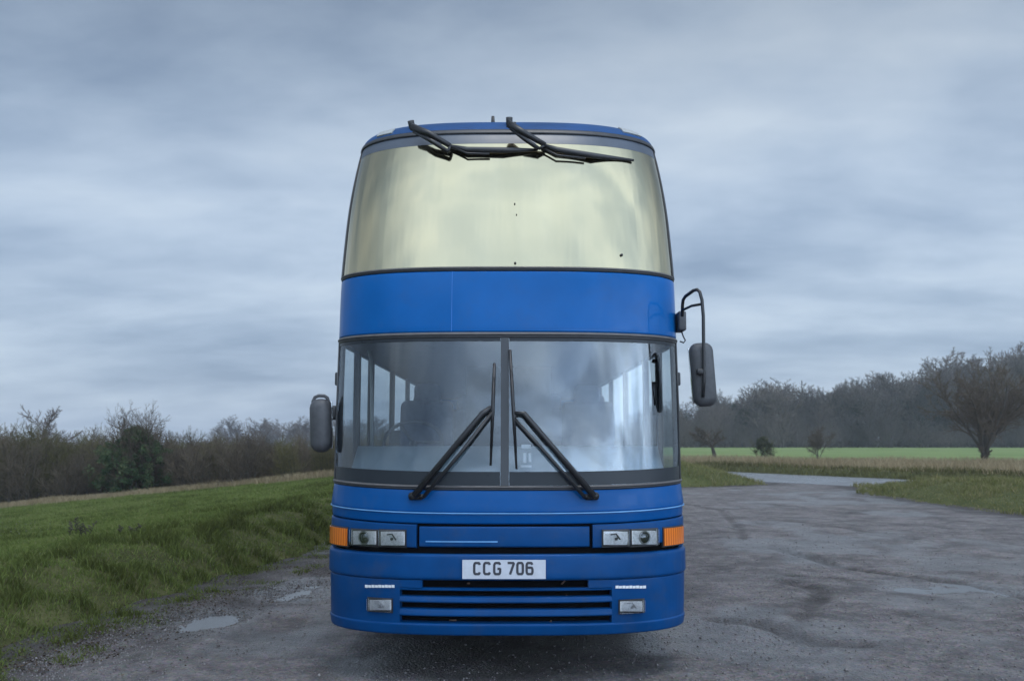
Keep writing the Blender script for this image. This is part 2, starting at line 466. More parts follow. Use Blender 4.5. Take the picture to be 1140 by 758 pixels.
# --- number plate, lettering drawn as strokes
m = MB(); pix_panel(m, 515.2, 607.2, 622.6, 643.6, .034, .008, 8, 2); PL = P(m, 'number_plate', 'white')
def arc(cx, cy, r, a0, a1, n=5): return [(cx + r*math.cos(R(a0+(a1-a0)*i/n)), cy + r*math.sin(R(a0+(a1-a0)*i/n))) for i in range(n+1)]
GL = {'C': [arc(.75,.80,.2,20,90) + arc(.25,.75,.25,90,180) + arc(.25,.25,.25,180,270) + arc(.75,.20,.2,270,340)],
      'G': [arc(.75,.80,.2,20,90) + arc(.25,.75,.25,90,180) + arc(.25,.25,.25,180,270) + arc(.75,.25,.25,270,360) + [(1.0,.47),(.6,.47)]],
      '7': [[(0,1),(1,1),(1,.9),(.38,0)]],
      '0': [arc(.75,.75,.25,0,90) + arc(.25,.75,.25,90,180) + arc(.25,.25,.25,180,270) + arc(.75,.25,.25,270,360) + [(1,.75)]],
      '6': [[(.85,1)] + [(.2,.62)] + arc(.25,.28,.25,150,270) + arc(.75,.25,.25,270,360) + arc(.75,.34,.25,0,90) + arc(.25,.34,.25,90,160)]}
GL['6'] = [arc(.72,.78,.22,25,90) + arc(.25,.75,.25,90,180) + arc(.25,.25,.25,180,270) + arc(.75,.25,.25,270,360) + arc(.75,.33,.25,0,90) + [(.1,.58)]]
def glyph(ch, x0, x1, y0, y1):
    hw = 1.35; m = MB()
    for st in GL[ch]:
        pts = [(x0+hw + p[0]*(x1-x0-2*hw), y1-hw - p[1]*(y1-y0-2*hw)) for p in st]
        for i in range(len(pts)-1):
            (ax, ay), (bx, by) = pts[i], pts[i+1]
            L = math.hypot(bx-ax, by-ay)
            if L < 1e-4: continue
            ex, ey = (bx-ax)/L*.45, (by-ay)/L*.45; nx, ny = -(by-ay)/L*hw, (bx-ax)/L*hw
            o = .0352 + .0002*(i % 3)
            q = [pt(ax-ex+nx, ay-ey+ny, o), pt(bx+ex+nx, by+ey+ny, o), pt(bx+ex-nx, by+ey-ny, o), pt(ax-ex-nx, ay-ey-ny, o)]
            m.add(q, [(0,1,2,3)])
    P(m, 'character', 'letter', PL)
for ch, a, c in (('C',526.6,535.6),('C',537.6,546.8),('G',548.9,558.2),('7',564.2,573.2),('0',574.6,583.4),('6',585.0,594.2)): glyph(ch, a, c, 625.0, 640.0)

# --- windscreens, blue band, roof cap
UE = .982
def seal(name, z0, z1, k, off=.012, u=1.0):
    m = MB(); zm = z0 + (z1-z0)*.5
    panel(m, -u, u, rise(z0, k), rise(zm, k), off-.006, .03, 40, 1, offb=off-.012, rnd=.008); s = P(m, name, 'rubber')
    m = MB(); panel(m, -u, u, rise(zm, k), rise(z1, k), off-.008, .03, 40, 2, offb=off, rnd=.010); P(m, 'seal_face', 'seal_grey', s)
    return s
seal('windscreen_seal', z546 - .004, z540, 1.0); seal('windscreen_seal', zc(376.5), z369, 0.0); seal('windscreen_seal', z302, z296, 0.0)
gx0, gx1 = uu(557.5, 450), uu(566.5, 450)
W = []
for a, c in ((-UE, gx0), (gx1, UE)):
    m = MB(); panel(m, a, c, rise(z540), zc(376), -.004, .006, 26, 10); W.append(P(m, 'lower_windscreen', 'glass'))
m = MB(); panel(m, gx0, gx1, rise(z540), zc(376), .004, .03, 3, 6); P(m, 'windscreen_divider', 'seal_dark')
for a, c, w in ((-UE+.003, gx0-.003, W[0]), (gx1+.003, UE-.003, W[1])):       # printed border behind the glass
    m = MB(); panel(m, a, c, rise(z540 + .001), rise(zc(525)), -.0015, .002, 24, 2); P(m, 'dark_border', 'border', w)
    m = MB(); panel(m, a, c, zc(379.5), zc(376.2), -.0015, .002, 24, 1); P(m, 'dark_border', 'border', w)
for s in (-1, 1):
    m = MB(); panel(m, min(s*UE, s), max(s*UE, s), rise(z540), zc(376), .003, .05, 4, 8); P(m, 'corner_pillar', 'rubber')
    m = MB(); panel(m, min(s*.978, s), max(s*.978, s), z296, z149, .006, .05, 4, 10); P(m, 'corner_pillar', 'rubber')
m = MB(); panel(m, -1, 1, z369, z302, .0, .04, 44, 8, rnd=.012); BAND = P(m, 'blue_band', 'blue')
m = MB(); u = uu(503, 335); panel(m, u-.0016, u+.0016, z369+.004, z302-.004, .002, .004, 1, 6); P(m, 'band_seam', 'seam', BAND)
m = MB(); panel(m, -.978, .978, z296, z160, -.002, .008, 44, 16); UP = P(m, 'upper_windscreen', 'gold')
m = MB(); panel(m, -.978, .978, z160, z149, -.001, .008, 44, 3); P(m, 'tint_strip', pbr('dark_grey_film', (.07,.085,.11), .35), UP)
for px, py, r_ in ((692, 284, .010), (573.5, 293, .008), (573, 227, .005), (575, 239, .004)):
    p = pt(px, py, .0); m = MB(); m.lathe([(0.001, -.012), (r_, -.010), (r_*1.1, .0)], p, 'y', 10); P(m, 'speck', 'black', UP)
m = MB(); panel(m, -1, 1, z149, z145, .010, .03, 44, 2, offb=.014, rnd=.01); P(m, 'roof_seal', 'rubber')
# roof: cap at the front rolling back, then the long roof with rounded shoulders
m = MB(); zr = np.linspace(z145, ZT, 9); us = usamples(-1, 1, 44); grid = []
for z in zr: grid.append([surf(u, float(z)) + nrm(u, float(z))*.006 for u in us])
top = grid[-1]; k = len(us)
for sft, dz in ((.25, .018), (.7, .032), (1.5, .04)):
    row = []
    for j, u in enumerate(us):
        t = top[j]; x = XC + (t.x-XC) * (1 - .02*sft)
        cap = dz * (1 - abs(u)**4) - .10 * sft * .0
        row.append(Vector((x, max(t.y, Yz(ZT)) + sft * (1 - .55*abs(u)**2) , t.z + cap)))
    grid.append(row)
vs = [p for r_ in grid for p in r_]; fs = []
for i in range(len(grid)-1):
    for j in range(k-1): fs.append((i*k+j, i*k+j+1, (i+1)*k+j+1, (i+1)*k+j))
m.add(vs, fs, True); P(m, 'roof_cap', 'roof_blue')
m = MB(); prof = []
w0, w1 = Wz(z145) + .006, Wz(ZT)
for x, z in ((-w0, z145), (-w0+.004, zc(142)), (-Wz(zc(139.5)), zc(139.5)), (-w1, ZT - .004), (-w1*.86, ZT+.012), (-w1*.4, ZT+.03), (0, ZT+.034)): prof.append((x, z))
prof += [(-x, z) for x, z in prof[-2::-1]]
ys = (8.35, 12.0, 15.0, YR-.25, YR)
vs = [(XC + x*(1 if y < YR else .96), y, z - (0 if y < YR else .05)) for y in ys for x, z in prof]; n = len(prof)
m.add(vs, [(i*n+j, i*n+j+1, (i+1)*n+j+1, (i+1)*n+j) for i in range(len(ys)-1) for j in range(n-1)], True); P(m, 'roof', 'roof_blue')
for x0, x1, y0, y1 in ((424.5, 437, 147.6, 151), (693, 706, 146.2, 149.8)):
    m = MB(); pix_panel(m, x0, x1, y0, y1, .016, .012, 4, 2); P(m, 'marker_light', 'marker')
m = MB(); a = pt(548.5, 139, .0); m.tube([a + Vector((0,.1,-.02)), a + Vector((0,.1,.10))], [.02,.012], 8); P(m, 'roof_aerial', 'black')

# --- sides: skirt with wheel arches, belt, windows, pillars
def side_pts(s, y, z): return Vector((XC + s * Wz(z), y, z))
def yfront(z): return Yz(z) + DEPTH
def side_panel(mb, s, y0, y1, z0, z1, off=0.0, t=.03, nz=3):
    vs, fs = [], []
    for k in range(nz+1):
        z = z0 + (z1-z0)*k/nz
        a = yfront(z) if y0 is None else y0
        for o in (off, off-t):
            for y in (a, y1):
                p = side_pts(s, y, z); p.x += s*o; vs.append(p)
    for k in range(nz):
        q = k*4; fs += [(q,q+1,q+5,q+4), (q+2,q+6,q+7,q+3), (q,q+4,q+6,q+2), (q+1,q+3,q+7,q+5)]
    fs += [(0,2,3,1), (nz*4, nz*4+1, nz*4+3, nz*4+2)]
    return mb.add(vs, fs)
ZLB, ZLT, ZUB, ZUT = z540 + .03, zc(376), z296, z149
WHEELS = [(10.35, 0), (15.55, 1), (16.85, 0)]
ARCH = .60
for s in (-1, 1):
    m = MB(); y = None
    for wy, dbl in WHEELS:
        side_panel(m, s, y, wy-ARCH, z706, 1.16)
        y = wy+ARCH
    side_panel(m, s, y, YR, z706, 1.16)
    for wy, dbl in WHEELS:                         # curved tops of the arches
        for i in range(10):
            a0, a1 = math.pi - math.pi*i/10, math.pi - math.pi*(i+1)/10
            p = [(wy + ARCH*math.cos(a0), .50 + .62*math.sin(a0)), (wy + ARCH*math.cos(a1), .50 + .62*math.sin(a1))]
            vs = [side_pts(s, p[0][0], p[0][1]), side_pts(s, p[1][0], p[1][1]), side_pts(s, p[1][0], 1.16), side_pts(s, p[0][0], 1.16)]
            m.add(vs, [(0,1,2,3)])
    side_panel(m, s, None, YR, 1.16, ZLB, 0, .03, 2)
    side_panel(m, s, None, YR, ZLT, ZUB, 0, .03, 3)
    side_panel(m, s, None, YR, ZUT, z145, .004, .03, 1)
    P(m, 'side_panel', 'blue')
    lower = [(None, 8.42), (8.50, 9.25), (9.33, 10.9), (10.98, 12.5), (12.58, 14.1), (14.18, 15.7), (15.78, 17.2)]
    upper = [(None, 8.9), (8.98, 10.5), (10.58, 12.1), (12.18, 13.7), (13.78, 15.3), (15.38, 16.9), (16.98, 18.3)]
    for lst, z0, z1 in ((lower, ZLB, ZLT), (upper, ZUB, ZUT)):
        e = None
        for y0, y1 in lst:
            m = MB(); side_panel(m, s, y0 if y0 else None, y1, z0, z1, -.006, .006, 4)
            P(m, 'side_window', 'sideglass' if z0 < 2 else 'tint')
            if e is not None:
                m = MB(); side_panel(m, s, e, y0, z0, z1, -.003, .05, 4); P(m, 'window_pillar', 'rubber')
            e = y1
        m = MB(); side_panel(m, s, e, YR, z0, z1, 0, .03, 4); P(m, 'side_panel', 'blue')
    # wheels
    for wy, dbl in WHEELS:
        xo = XC + s*(Wz(.6) - .06); xi = xo - s*(.30 if not dbl else .6)
        t = MB(); t.lathe([(.27, xi-xo), (.44, xi-xo), (.50, (xi-xo)*.92), (.51, (xi-xo)*.5), (.50, -s*.03), (.45, 0), (.30, s*.002), (.27, -s*.02), (.27, xi-xo)], (xo, wy, .512), 'x', 40)
        wh = P(t, 'wheel', 'tyre')
        t = MB(); t.lathe([(.275, -s*.015), (.25, -s*.03), (.24, -s*.11), (.15, -s*.12), (.13, -s*.02), (.10, 0), (.001, s*.005)], (xo, wy, .512), 'x', 32)
        for i in range(10):
            a = 2*math.pi*i/10; t.box((xo-s*.13-.012, wy+.19*math.cos(a)-.012, .512+.19*math.sin(a)-.012), (xo-s*.09+.012, wy+.19*math.cos(a)+.012, .512+.19*math.sin(a)+.012))
        P(t, 'rim', 'rim', wh)
        t = MB(); t.box((min(xo, xi)-.02, wy-ARCH-.02, 1.10), (max(xo, xi)-.0, wy+ARCH+.02, 1.14)); P(t, 'arch_liner', 'void', wh)
    # mud flap seen just outside the bumper's corner, small side lamps
    m = MB(); zf = zc(630); m.box((XC+s*Wz(zf)-.01, 8.0, zc(655)), (XC+s*(Wz(zf)+.028), 8.10, zc(618))); P(m, 'side_reflector', 'housing')
    zf = inv(370, 420)[1]; m = MB(); m.rbox((XC+s*(Wz(zf)+.018), 7.83, zf), (.026, .05, .052), .012); P(m, 'side_repeater', 'housing')
# rear wall, underside, floors
m = MB(); side = [(z706, 0), (1.16, 0), (ZLT, 0), (ZUB, 0), (ZUT, 0), (z145, 0)]
for i in range(len(side)-1):
    za, zb_ = side[i][0], side[i+1][0]
    m.add([(XC-Wz(za), YR, za), (XC+Wz(za), YR, za), (XC+Wz(zb_), YR, zb_), (XC-Wz(zb_), YR, zb_)], [(0,1,2,3)])
P(m, 'rear_panel', 'blue')
m = MB(); m.box((XC-1.16, 7.62, .335), (XC+1.16, 9.65, .48)); m.box((XC-.78, 9.65, .33), (XC+.78, YR-.1, .48))
m.tube([(XC-1.0, 10.35, .50), (XC+1.0, 10.35, .50)], .08, 8); m.tube([(XC-1.0, 15.55, .50), (XC+1.0, 15.55, .50)], .11, 8)
P(m, 'underbody', 'under')
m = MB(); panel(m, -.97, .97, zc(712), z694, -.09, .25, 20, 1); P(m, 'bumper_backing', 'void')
def slab(z, y0, th, name, mat, wsub=.04):
    m = MB(); us = usamples(-.96, .96, 16); n = len(us)
    vs = []
    for zz in (z, z-th):
        for u in us:
            p = surf(u, zz); vs.append((XC + (Wz(zz)-wsub)*u, max(p.y + y0, 0), zz))
        for x in (1, -1): vs.append((XC + x*(Wz(zz)-wsub), YR-.06, zz))
    k = n+2
    fs = [tuple(range(k)), tuple(range(2*k-1, k-1, -1))] + [(i, (i+1) % k, k+(i+1) % k, k+i) for i in range(k)]
    m.add(vs, fs); return P(m, name, mat)
slab(.80, .10, .06, 'lower_floor', 'dark_int'); slab(zc(366), .035, .08, 'upper_floor', 'dark_int')
# driver's area: dashboard, wheel, seats, bulkhead
m = MB(); us = usamples(-.93, .93, 20); vs = []; n = len(us)
for o, z in ((.07, 1.40), (.10, 1.45), (.62, 1.615), (.66, 1.60), (.68, 1.10)):
    for u in us:
        lim = Wz(z)-.06; vs.append((XC + lim*u, Yz(z) + bow(u)*(1 if o < .5 else .35) + o, z))
m.add(vs, [(i*n+j, i*n+j+1, (i+1)*n+j+1, (i+1)*n+j) for i in range(4) for j in range(n-1)], True); P(m, 'dashboard', 'grey_int')
c = at(460, 492, 8.05); m = MB(); tl = R(38)
ring = lambda r_: [Vector((c.x + r_*math.cos(a), c.y + r_*math.sin(a)*math.sin(tl)*.6, c.z + r_*math.sin(a)*math.cos(tl)*.9)) for a in [2*math.pi*i/32 for i in range(32)]]
m.tube(ring(.235), .015, 8, True)
for a in (0, 2.1, 4.2):
    m.tube([c, Vector((c.x + .235*math.cos(a), c.y + .235*math.sin(a)*.37, c.z + .235*math.sin(a)*.71))], .012, 6)
m.tube([c, c + Vector((0, -.25, -.42))], .03, 8); P(m, 'steering_wheel', 'housing')
def seat(x, y, z, w=.48, hb=.75):
    m = MB(); m.rbox((x, y, z+.42), (w/2, .24, .08), .06); m.box((x-.18, y-.18, z), (x+.18, y+.18, z+.36)); s = P(m, 'seat', 'seatcloth')
    m = MB(); rot = Matrix.Rotation(R(-10), 3, 'X'); m.rbox((x, y+.27, z+.45+hb/2), (w/2, .07, hb/2), .06, rot); P(m, 'backrest', 'seatcloth', s)
    m = MB(); m.rbox((x, y+.34, z+.5+hb), (w/4, .06, .10), .05); P(m, 'headrest', 'seatcloth', s)
seat(XC-.74, 8.75, .82); seat(XC+.74, 9.0, .82)
for yy in (10.7, 11.6, 12.5): 
    for xx in (-.95, -.47, .47, .95): seat(XC+xx, yy, .80, .44)
m = MB(); m.box((XC-.42, 9.75, .80), (XC+.42, 9.80, zc(366)-.09)); m.box((XC-1.14, 9.75, .80), (XC-.42, 9.80, 1.75)); m.box((XC+.42, 9.75, .80), (XC+1.12, 9.80, 1.65)); P(m, 'added_bulkhead', 'dark_int')  # partition added to keep the interior behind the driver dark
m = MB(); m.tube([at(409, 383, 8.0), at(413, 400, 8.05), at(414, 440, 8.1), at(414, 500, 8.1)], .014, 8); P(m, 'grab_pole', 'light_int')
m = MB(); q = [at(727.5, 404, 7.75), at(728.5, 400.5, 7.75), at(731, 400, 7.75), at(732.5, 404, 7.75), at(732.8, 430, 7.76), at(732, 462, 7.77)]
m.tube(q, .016, 8); m.tube([at(728.5, 425, 7.76), at(729.2, 462, 7.77)], .022, 8); P(m, 'grab_handle', 'black')
m = MB()
for x0, x1, y0, y1 in ((580.5, 591, 494.5, 499), (582.5, 586, 504, 515), (588.5, 591.5, 504, 514), (579.5, 592, 517.5, 520)):
    pix_panel(m, x0, x1, y0, y1, -.012, .002, 2, 1)
P(m, 'sticker', 'sticker', W[1])

# --- wipers (arm as the part's own mesh, blade as its piece)
def wiper(arm, rod, blade, pivot, k=1.3):
    m = MB(); a = [pt(x, y, o) for x, y, o in arm]; m.tube(a, [.017*k, .014*k, .011*k], 8)
    m.tube([pt(x, y, o) for x, y, o in rod], .0105*k, 6)
    p = pt(pivot[0], pivot[1], .0); n = nrm(*inv(*pivot[:2])); m.tube([p - n*.02, p + n*.06], .026, 12)
    p2 = pt(pivot[0]+pivot[2], pivot[1]+pivot[3], .0); m.tube([p2 - n*.02, p2 + n*.05], .018, 10)
    j0, j1 = arm[-1], rod[-1]
    m.tube([pt(*arm[-1]), pt(*rod[-1])], .012, 6)
    w = P(m, 'wiper', 'black')
    m = MB(); bl = [pt(x, y, o) for x, y, o in blade]; m.tube(bl, [.009*k] + [.011*k*(1.25 if k > 1.5 else 1)]*(len(bl)-2) + [.006*k], 6)
    P(m, 'blade', 'rubber', w)
    m = MB(); i = len(blade)//2
    if k > 1.5: return
    m.tube([pt(blade[0][0]*.7+blade[i][0]*.3, blade[0][1]*.7+blade[i][1]*.3, .02), pt(blade[i][0], blade[i][1], .055), pt(blade[-1][0]*.7+blade[i][0]*.3, blade[-1][1]*.7+blade[i][1]*.3, .02)], .008*k, 6)
    P(m, 'blade_bridge', 'black', w)
wiper([(460.5, 552, .055), (537, 460, .06), (547, 453, .05)], [(471.5, 553, .05), (513, 504, .055), (548, 459, .05)], [(550.5, 405, .018), (548.6, 455, .02), (546.2, 518, .014)], (461, 552, 10, 0.5), 1.4)
wiper([(661.5, 552, .055), (583, 460, .06), (573, 460, .05)], [(651, 553, .05), (609, 506, .055), (573.5, 467, .05)], [(567.8, 390, .018), (572, 462, .02), (575, 522, .014)], (661, 552, -10, .5), 1.4)
wiper([(458.5, 141.5, .11), (478, 149, .10), (501, 162.5, .05)], [(461, 146, .08), (480, 157, .08), (499, 169, .045)], [(501, 165, .02), (520, 167, .03), (560, 167.5, .03), (598, 168.5, .015)], (459, 143, 5, 4), 1.75)
wiper([(566, 137.8, .13), (584, 148.5, .11), (607, 161.5, .05)], [(569, 143, .09), (584, 155, .09), (600, 166, .045)], [(603, 163.5, .02), (620, 167, .03), (660, 173.5, .03), (704, 180, .015)], (567, 139.5, 5, 4), 1.75)
m = MB(); m.tube([pt(503, 163.5, .03), pt(520, 171, .035), pt(545, 171.5, .03)], .009, 6); P(m, 'wiper_hose', 'black')
m = MB(); m.tube([pt(604, 165, .03), pt(620, 173, .035), pt(652, 176.5, .03)], .009, 6); P(m, 'wiper_hose', 'black')
for px, py in ((463, 552), (658.5, 552)):
    p = pt(px, py+1, .0); m = MB(); m.rbox(p, (.05, .03, .02), .015); P(m, 'wiper_mount', 'black')

# --- mirrors
YM = 7.28
m = MB(); tilt = Matrix.Rotation(R(-4.0), 3, 'Y') @ Matrix.Rotation(R(8), 3, 'Z')
def taper_housing(mb, c, hx, hy, hz, rot, r):
    k = len(mb.v); mb.rbox((0,0,0), (hx, hy, hz), r, None, 4)
    for i in range(k, len(mb.v)):
        v = Vector(mb.v[i]); t = v.z/hz
        f = 1 - .10*max(0, -t)**2 - .06*max(0, t)**2
        mb.v[i] = tuple(Vector(c) + rot @ Vector((v.x*f, v.y*(.8 + .2*f), v.z)))
c = at(782.6, 417, YM); sc = YM/F
taper_housing(m, c, 13.8*sc, .065, 35.5*sc, tilt, .06); RM = P(m, 'wing_mirror', 'housing')
m = MB(); A = lambda x, y, d=0: at(x, y, YM+d)
m.tube([A(759.5,352,.18), A(759.8,340,.15), A(760.5,334,.12), A(763,330,.08), A(772,323.5,.0), A(776,322.4,-.03), A(779,325,-.06), A(781.5,334,-.08), A(783,352,-.09), A(783.4,390,-.09), A(783.8,425,-.09), A(782.6,442,-.08)], .0125, 8)
m.tube([A(760.5,345,.14), A(770,340.5,.06), A(781.5,338.5,-.07)], .010, 8)
P(m, 'mirror_arm', 'black', RM)
m = MB(); p = A(757.5, 358.5, .35); m.rbox(p, (.030, .10, .075), .014); P(m, 'mirror_bracket', 'housing', RM)
m = MB(); m.rbox(A(780.5, 414, -.075), (.035, .025, .022), .012); P(m, 'mirror_clamp', 'black', RM)
m = MB(); m.tube([A(758.5,368,.3), A(760.5,374,.28), A(763,379,.27), A(761,381.5,.27), A(757,380,.28)], .006, 6); P(m, 'mirror_cable', 'housing', RM)
def mglass(c, hx, hz, rot, par):
    m = MB(); m.rbox(Vector(c) + rot @ Vector((0, .056, 0)), (hx, .006, hz), .005, rot); P(m, 'mirror_glass', 'mirror', par)
mglass(c, 12*sc, 31*sc, tilt, RM)
YL = 7.55; sc = YL/F; c = at(357.4, 473.5, YL); m = MB(); tl = Matrix.Rotation(R(-2.0), 3, 'Y') @ Matrix.Rotation(R(-12), 3, 'Z')
taper_housing(m, c, 12.4*sc, .075, 29.5*sc, tl, .07); LM = P(m, 'wing_mirror', 'housing')
B = lambda x, y, d=0: at(x, y, YL+d)
m = MB(); m.tube([B(348.6,456), B(348.4,447), B(350.5,442.2), B(355,440.4), B(361,440.6), B(364.5,443), B(366,448), B(366,458)], .013, 8); P(m, 'mirror_guard', 'housing', LM)
m = MB(); m.rbox(B(369.5, 459.5, .1), (.045, .05, .055), .02); m.tube([B(366, 468), B(372, 462, .2)], .02, 8); P(m, 'mirror_bracket', 'housing', LM)
mglass(c, 10.5*sc, 26*sc, tl, LM)

exec_marker = None
# ------------------------------------------------------------------ terrain
# edges of the gravel lot, measured on the ground plane
EL = [gnd(x, y) for x, y in ((0, 747), (60, 722), (120, 699), (200, 673), (290, 643), (365, 617))]
ELy = np.array([-40, 0] + [p[1] for p in EL] + [20, 26, 34, 60]); ELx = np.array([-6.5, -4.6] + [p[0] for p in EL] + [-2.3, -2.1, -3.0, -3.0])
def dleft(x, y): return np.interp(y, ELy, ELx) - x
def dfar(x, y): return np.minimum(np.minimum(y - (34.2 + .45*(x-5.9)), (9.3 - x) * .9), x + 4.0)
def dright(x, y): return x - np.interp(y, [-40, 0, 10, 16, 21.6, 26.5, 30, 31.5, 40, 60], [22, 18, 14.5, 12.3, 11.1, 10.6, 10.3, 10.9, 13, 20])
ROAD = np.array([(60, -8), (36, 14), (24, 26), (17.4, 33.0), (11.6, 41.2), (6.5, 51), (2, 64), (-3, 84), (-8, 120)], float)
RHW = 3.1
def droad(x, y):
    best = np.full(np.shape(x), 1e9); side = np.zeros(np.shape(x))
    for a, b in zip(ROAD[:-1], ROAD[1:]):
        d = b-a; L2 = d@d
        t = np.clip(((x-a[0])*d[0] + (y-a[1])*d[1])/L2, 0, 1)
        qx, qy = x-(a[0]+t*d[0]), y-(a[1]+t*d[1]); ds = np.hypot(qx, qy)
        cr = d[0]*qy - d[1]*qx
        side = np.where(ds < best, np.sign(cr), side); best = np.minimum(best, ds)
    return best, -side                                    # +1: beyond the road
def land(x, y):
    """returns height of the grassland sheet and signed depth inside the grass"""
    rd, sd = droad(x, y)
    dl, df, dr = dleft(x, y), dfar(x, y), dright(x, y)
    near = np.maximum(np.maximum(dl, df), dr)
    e = np.where(sd > 0, rd - RHW, np.minimum(near, rd - RHW))
    wob = (fbm(x*.9, y*.9, 3) - .5) * .7 + (fbm(x*3.5, y*3.5, 5) - .5) * .35
    ew = e + wob
    # heights of each piece of ground
    zl = .40*ss(dl, 0, 1.7) - .10*np.clip(dl-1.5, 0, 19) + .25*ss(y, 60, 130)
    zl = zl - .02*np.clip(dl-20.5, 0, 30)
    zfar = .62*np.exp(-((x-4.5)/4.6)**2) * ss(df, 0, 2.2) + .12
    zright = .34*ss(dr, 0, 3.0) + .05
    zb = .06 + .20*ss(rd-RHW, 0, 1.2)*(1 - ss(rd-RHW, 2.5, 10))
    znear = np.where(dl >= np.maximum(df, dr), zl, np.where(df >= dr, zfar, zright))
    # left of the road far away the ground keeps falling gently to the left
    zt = np.where(sd > 0, np.minimum(zb, 1.0), znear)
    wl = ss(-x, 2, 10) * ss(y, 30, 48)
    zt = zt*(1-wl) + zl*wl
    rough = ss(4.6 - dl, 0, 2.5) * (dl > 0)
    zt = zt + (fbm(x*.35, y*.35, 11)-.5)*.10 + ((fbm(x*1.1, y*1.1, 13)-.5)*(.04 + .10*rough) + (fbm(x*3.2, y*3.2, 14, 3)-.5)*(.02+.11*rough)) * ss(ew, 0, 1.0)
    z = -.16 + (zt + .16) * ss(ew, -.15, .95)
    return z, ew

def axis_grid(parts):
    out = []
    for a, b, st in parts: out += list(np.arange(a, b, st))
    return np.array(sorted(set(np.round(out + [parts[-1][1]], 3))))
gx = axis_grid([(-700,-300,80), (-300,-60,12), (-60,-24,1.0), (-24,-12,.3), (-12,14,.16), (14,26,.35), (26,110,1.5), (110,300,10), (300,700,80)])
gy = axis_grid([(-500,-100,50), (-100,-8,6), (-8,5,.6), (5,20,.16), (20,50,.28), (50,100,1.0), (100,260,4), (260,800,60)])
X, Yg = np.meshgrid(gx, gy)
Z, E = land(X, Yg)
nx, ny = len(gx), len(gy)
idx = (np.arange(ny-1)[:, None]*nx + np.arange(nx-1)[None, :]).ravel()
quads = np.stack([idx, idx+1, idx+nx+1, idx+nx], 1)
gme = np_mesh('ground', np.stack([X.ravel(), Yg.ravel(), Z.ravel()], 1), quads, 4)
gme.polygons.foreach_set('use_smooth', np.ones(len(quads), bool))
# what grows where
def kinds(x, y, e):
    rd, sd = droad(x, y); dl = dleft(x, y)
    n = fbm(x*.16, y*.16, 21)
    beyond = sd > 0
    dry = np.where(beyond, ss(rd-RHW, .9, 2.0)*(1-ss(y - 14*n, 53, 60)), 0.0)
    hd = hedge_dist(x, y)
    dry = np.maximum(dry, .8*(1-ss(np.abs(hd+1.6), .6, 2.2))*(x < -2)*(y > 25))
    rough = np.where(beyond, 1-ss(rd-RHW, 1.5, 4), ss(4.3 + 3*(n-.5) - dl, 0, 2.0)*(dl > -1))
    rough = np.where((~beyond) & (dl < 0), .8, rough)
    field = np.where(beyond, ss(y - 14*n, 53, 60), 0.0)
    return dry, rough, field
HEDGE = np.array([(-60, 56), (-34, 50), (-24.5, 45.5), (-17, 43), (-11, 41.5), (-7.0, 41), (-2, 42)], float)
def hedge_dist(x, y): return y - np.interp(x, HEDGE[:,0], HEDGE[:,1])
dry, rough, field = kinds(X, Yg, E)
mud = ss(.35 - E, 0, .5)
litter = np.maximum(ss(Yg, 163, 168)*(X > 5), ss(hedge_dist(X, Yg), .2, 1.2)*(X < 2))
for nm, v in (('litter', litter), ('dry', dry), ('rough', rough), ('field', field), ('mud', mud)): attr(gme, nm, v.ravel())

def ground_mat():
    k = NT('grassland')
    p = k.n('ShaderNodeBsdfPrincipled', Roughness=.95); p.inputs['Specular IOR Level'].default_value = .1
    geo = k.n('ShaderNodeNewGeometry')
    def nz(sc, det=6.0, rg=.65):
        n = k.n('ShaderNodeTexNoise', Scale=sc, Detail=det, Roughness=rg); k.l(geo.outputs['Position'], n.inputs['Vector']); return n.outputs['Fac']
    def ramp(fac, a, b, lo=.35, hi=.65):
        m = k.n('ShaderNodeMapRange'); m.inputs[1].default_value = lo; m.inputs[2].default_value = hi; k.l(fac, m.inputs[0])
        x = k.n('ShaderNodeMix', _data_type='RGBA'); x.inputs[6].default_value = c4(a); x.inputs[7].default_value = c4(b); k.l(m.outputs[0], x.inputs[0]); return x.outputs[2]
    def mix(name, a, b):
        at_ = k.n('ShaderNodeAttribute', _attribute_name=name)
        x = k.n('ShaderNodeMix', _data_type='RGBA'); k.l(at_.outputs['Fac'], x.inputs[0]); k.l(a, x.inputs[6]); k.l(b, x.inputs[7]); return x.outputs[2]
    lawn = ramp(nz(.55), (.055,.085,.022), (.09,.118,.04)); rg = ramp(nz(1.6), (.050,.055,.020), (.095,.095,.040))
    fld = ramp(nz(.09, 4.0), (.125,.180,.060), (.185,.235,.090)); dr = ramp(nz(.6), (.20,.16,.095), (.34,.28,.17))
    md = ramp(nz(4.0), (.035,.028,.022), (.09,.075,.062))
    c = mix('rough', lawn, rg); c = mix('field', c, fld); c = mix('dry', c, dr); c = mix('litter', c, ramp(nz(.8), (.035,.03,.024), (.07,.06,.045))); c = mix('mud', c, md)
    k.l(c, p.inputs['Base Color'])
    bp = k.n('ShaderNodeBump', Strength=.6, Distance=.06); k.l(nz(9.0, 5.0), bp.inputs['Height']); k.l(bp.outputs[0], p.inputs['Normal'])
    k.l(p.outputs[0], k.out.inputs[0]); return k.m
g = link_mesh('ground', gme, ground_mat()); tag(g, 'green grassland sloping away on both sides of the gravel lot', kind='structure')

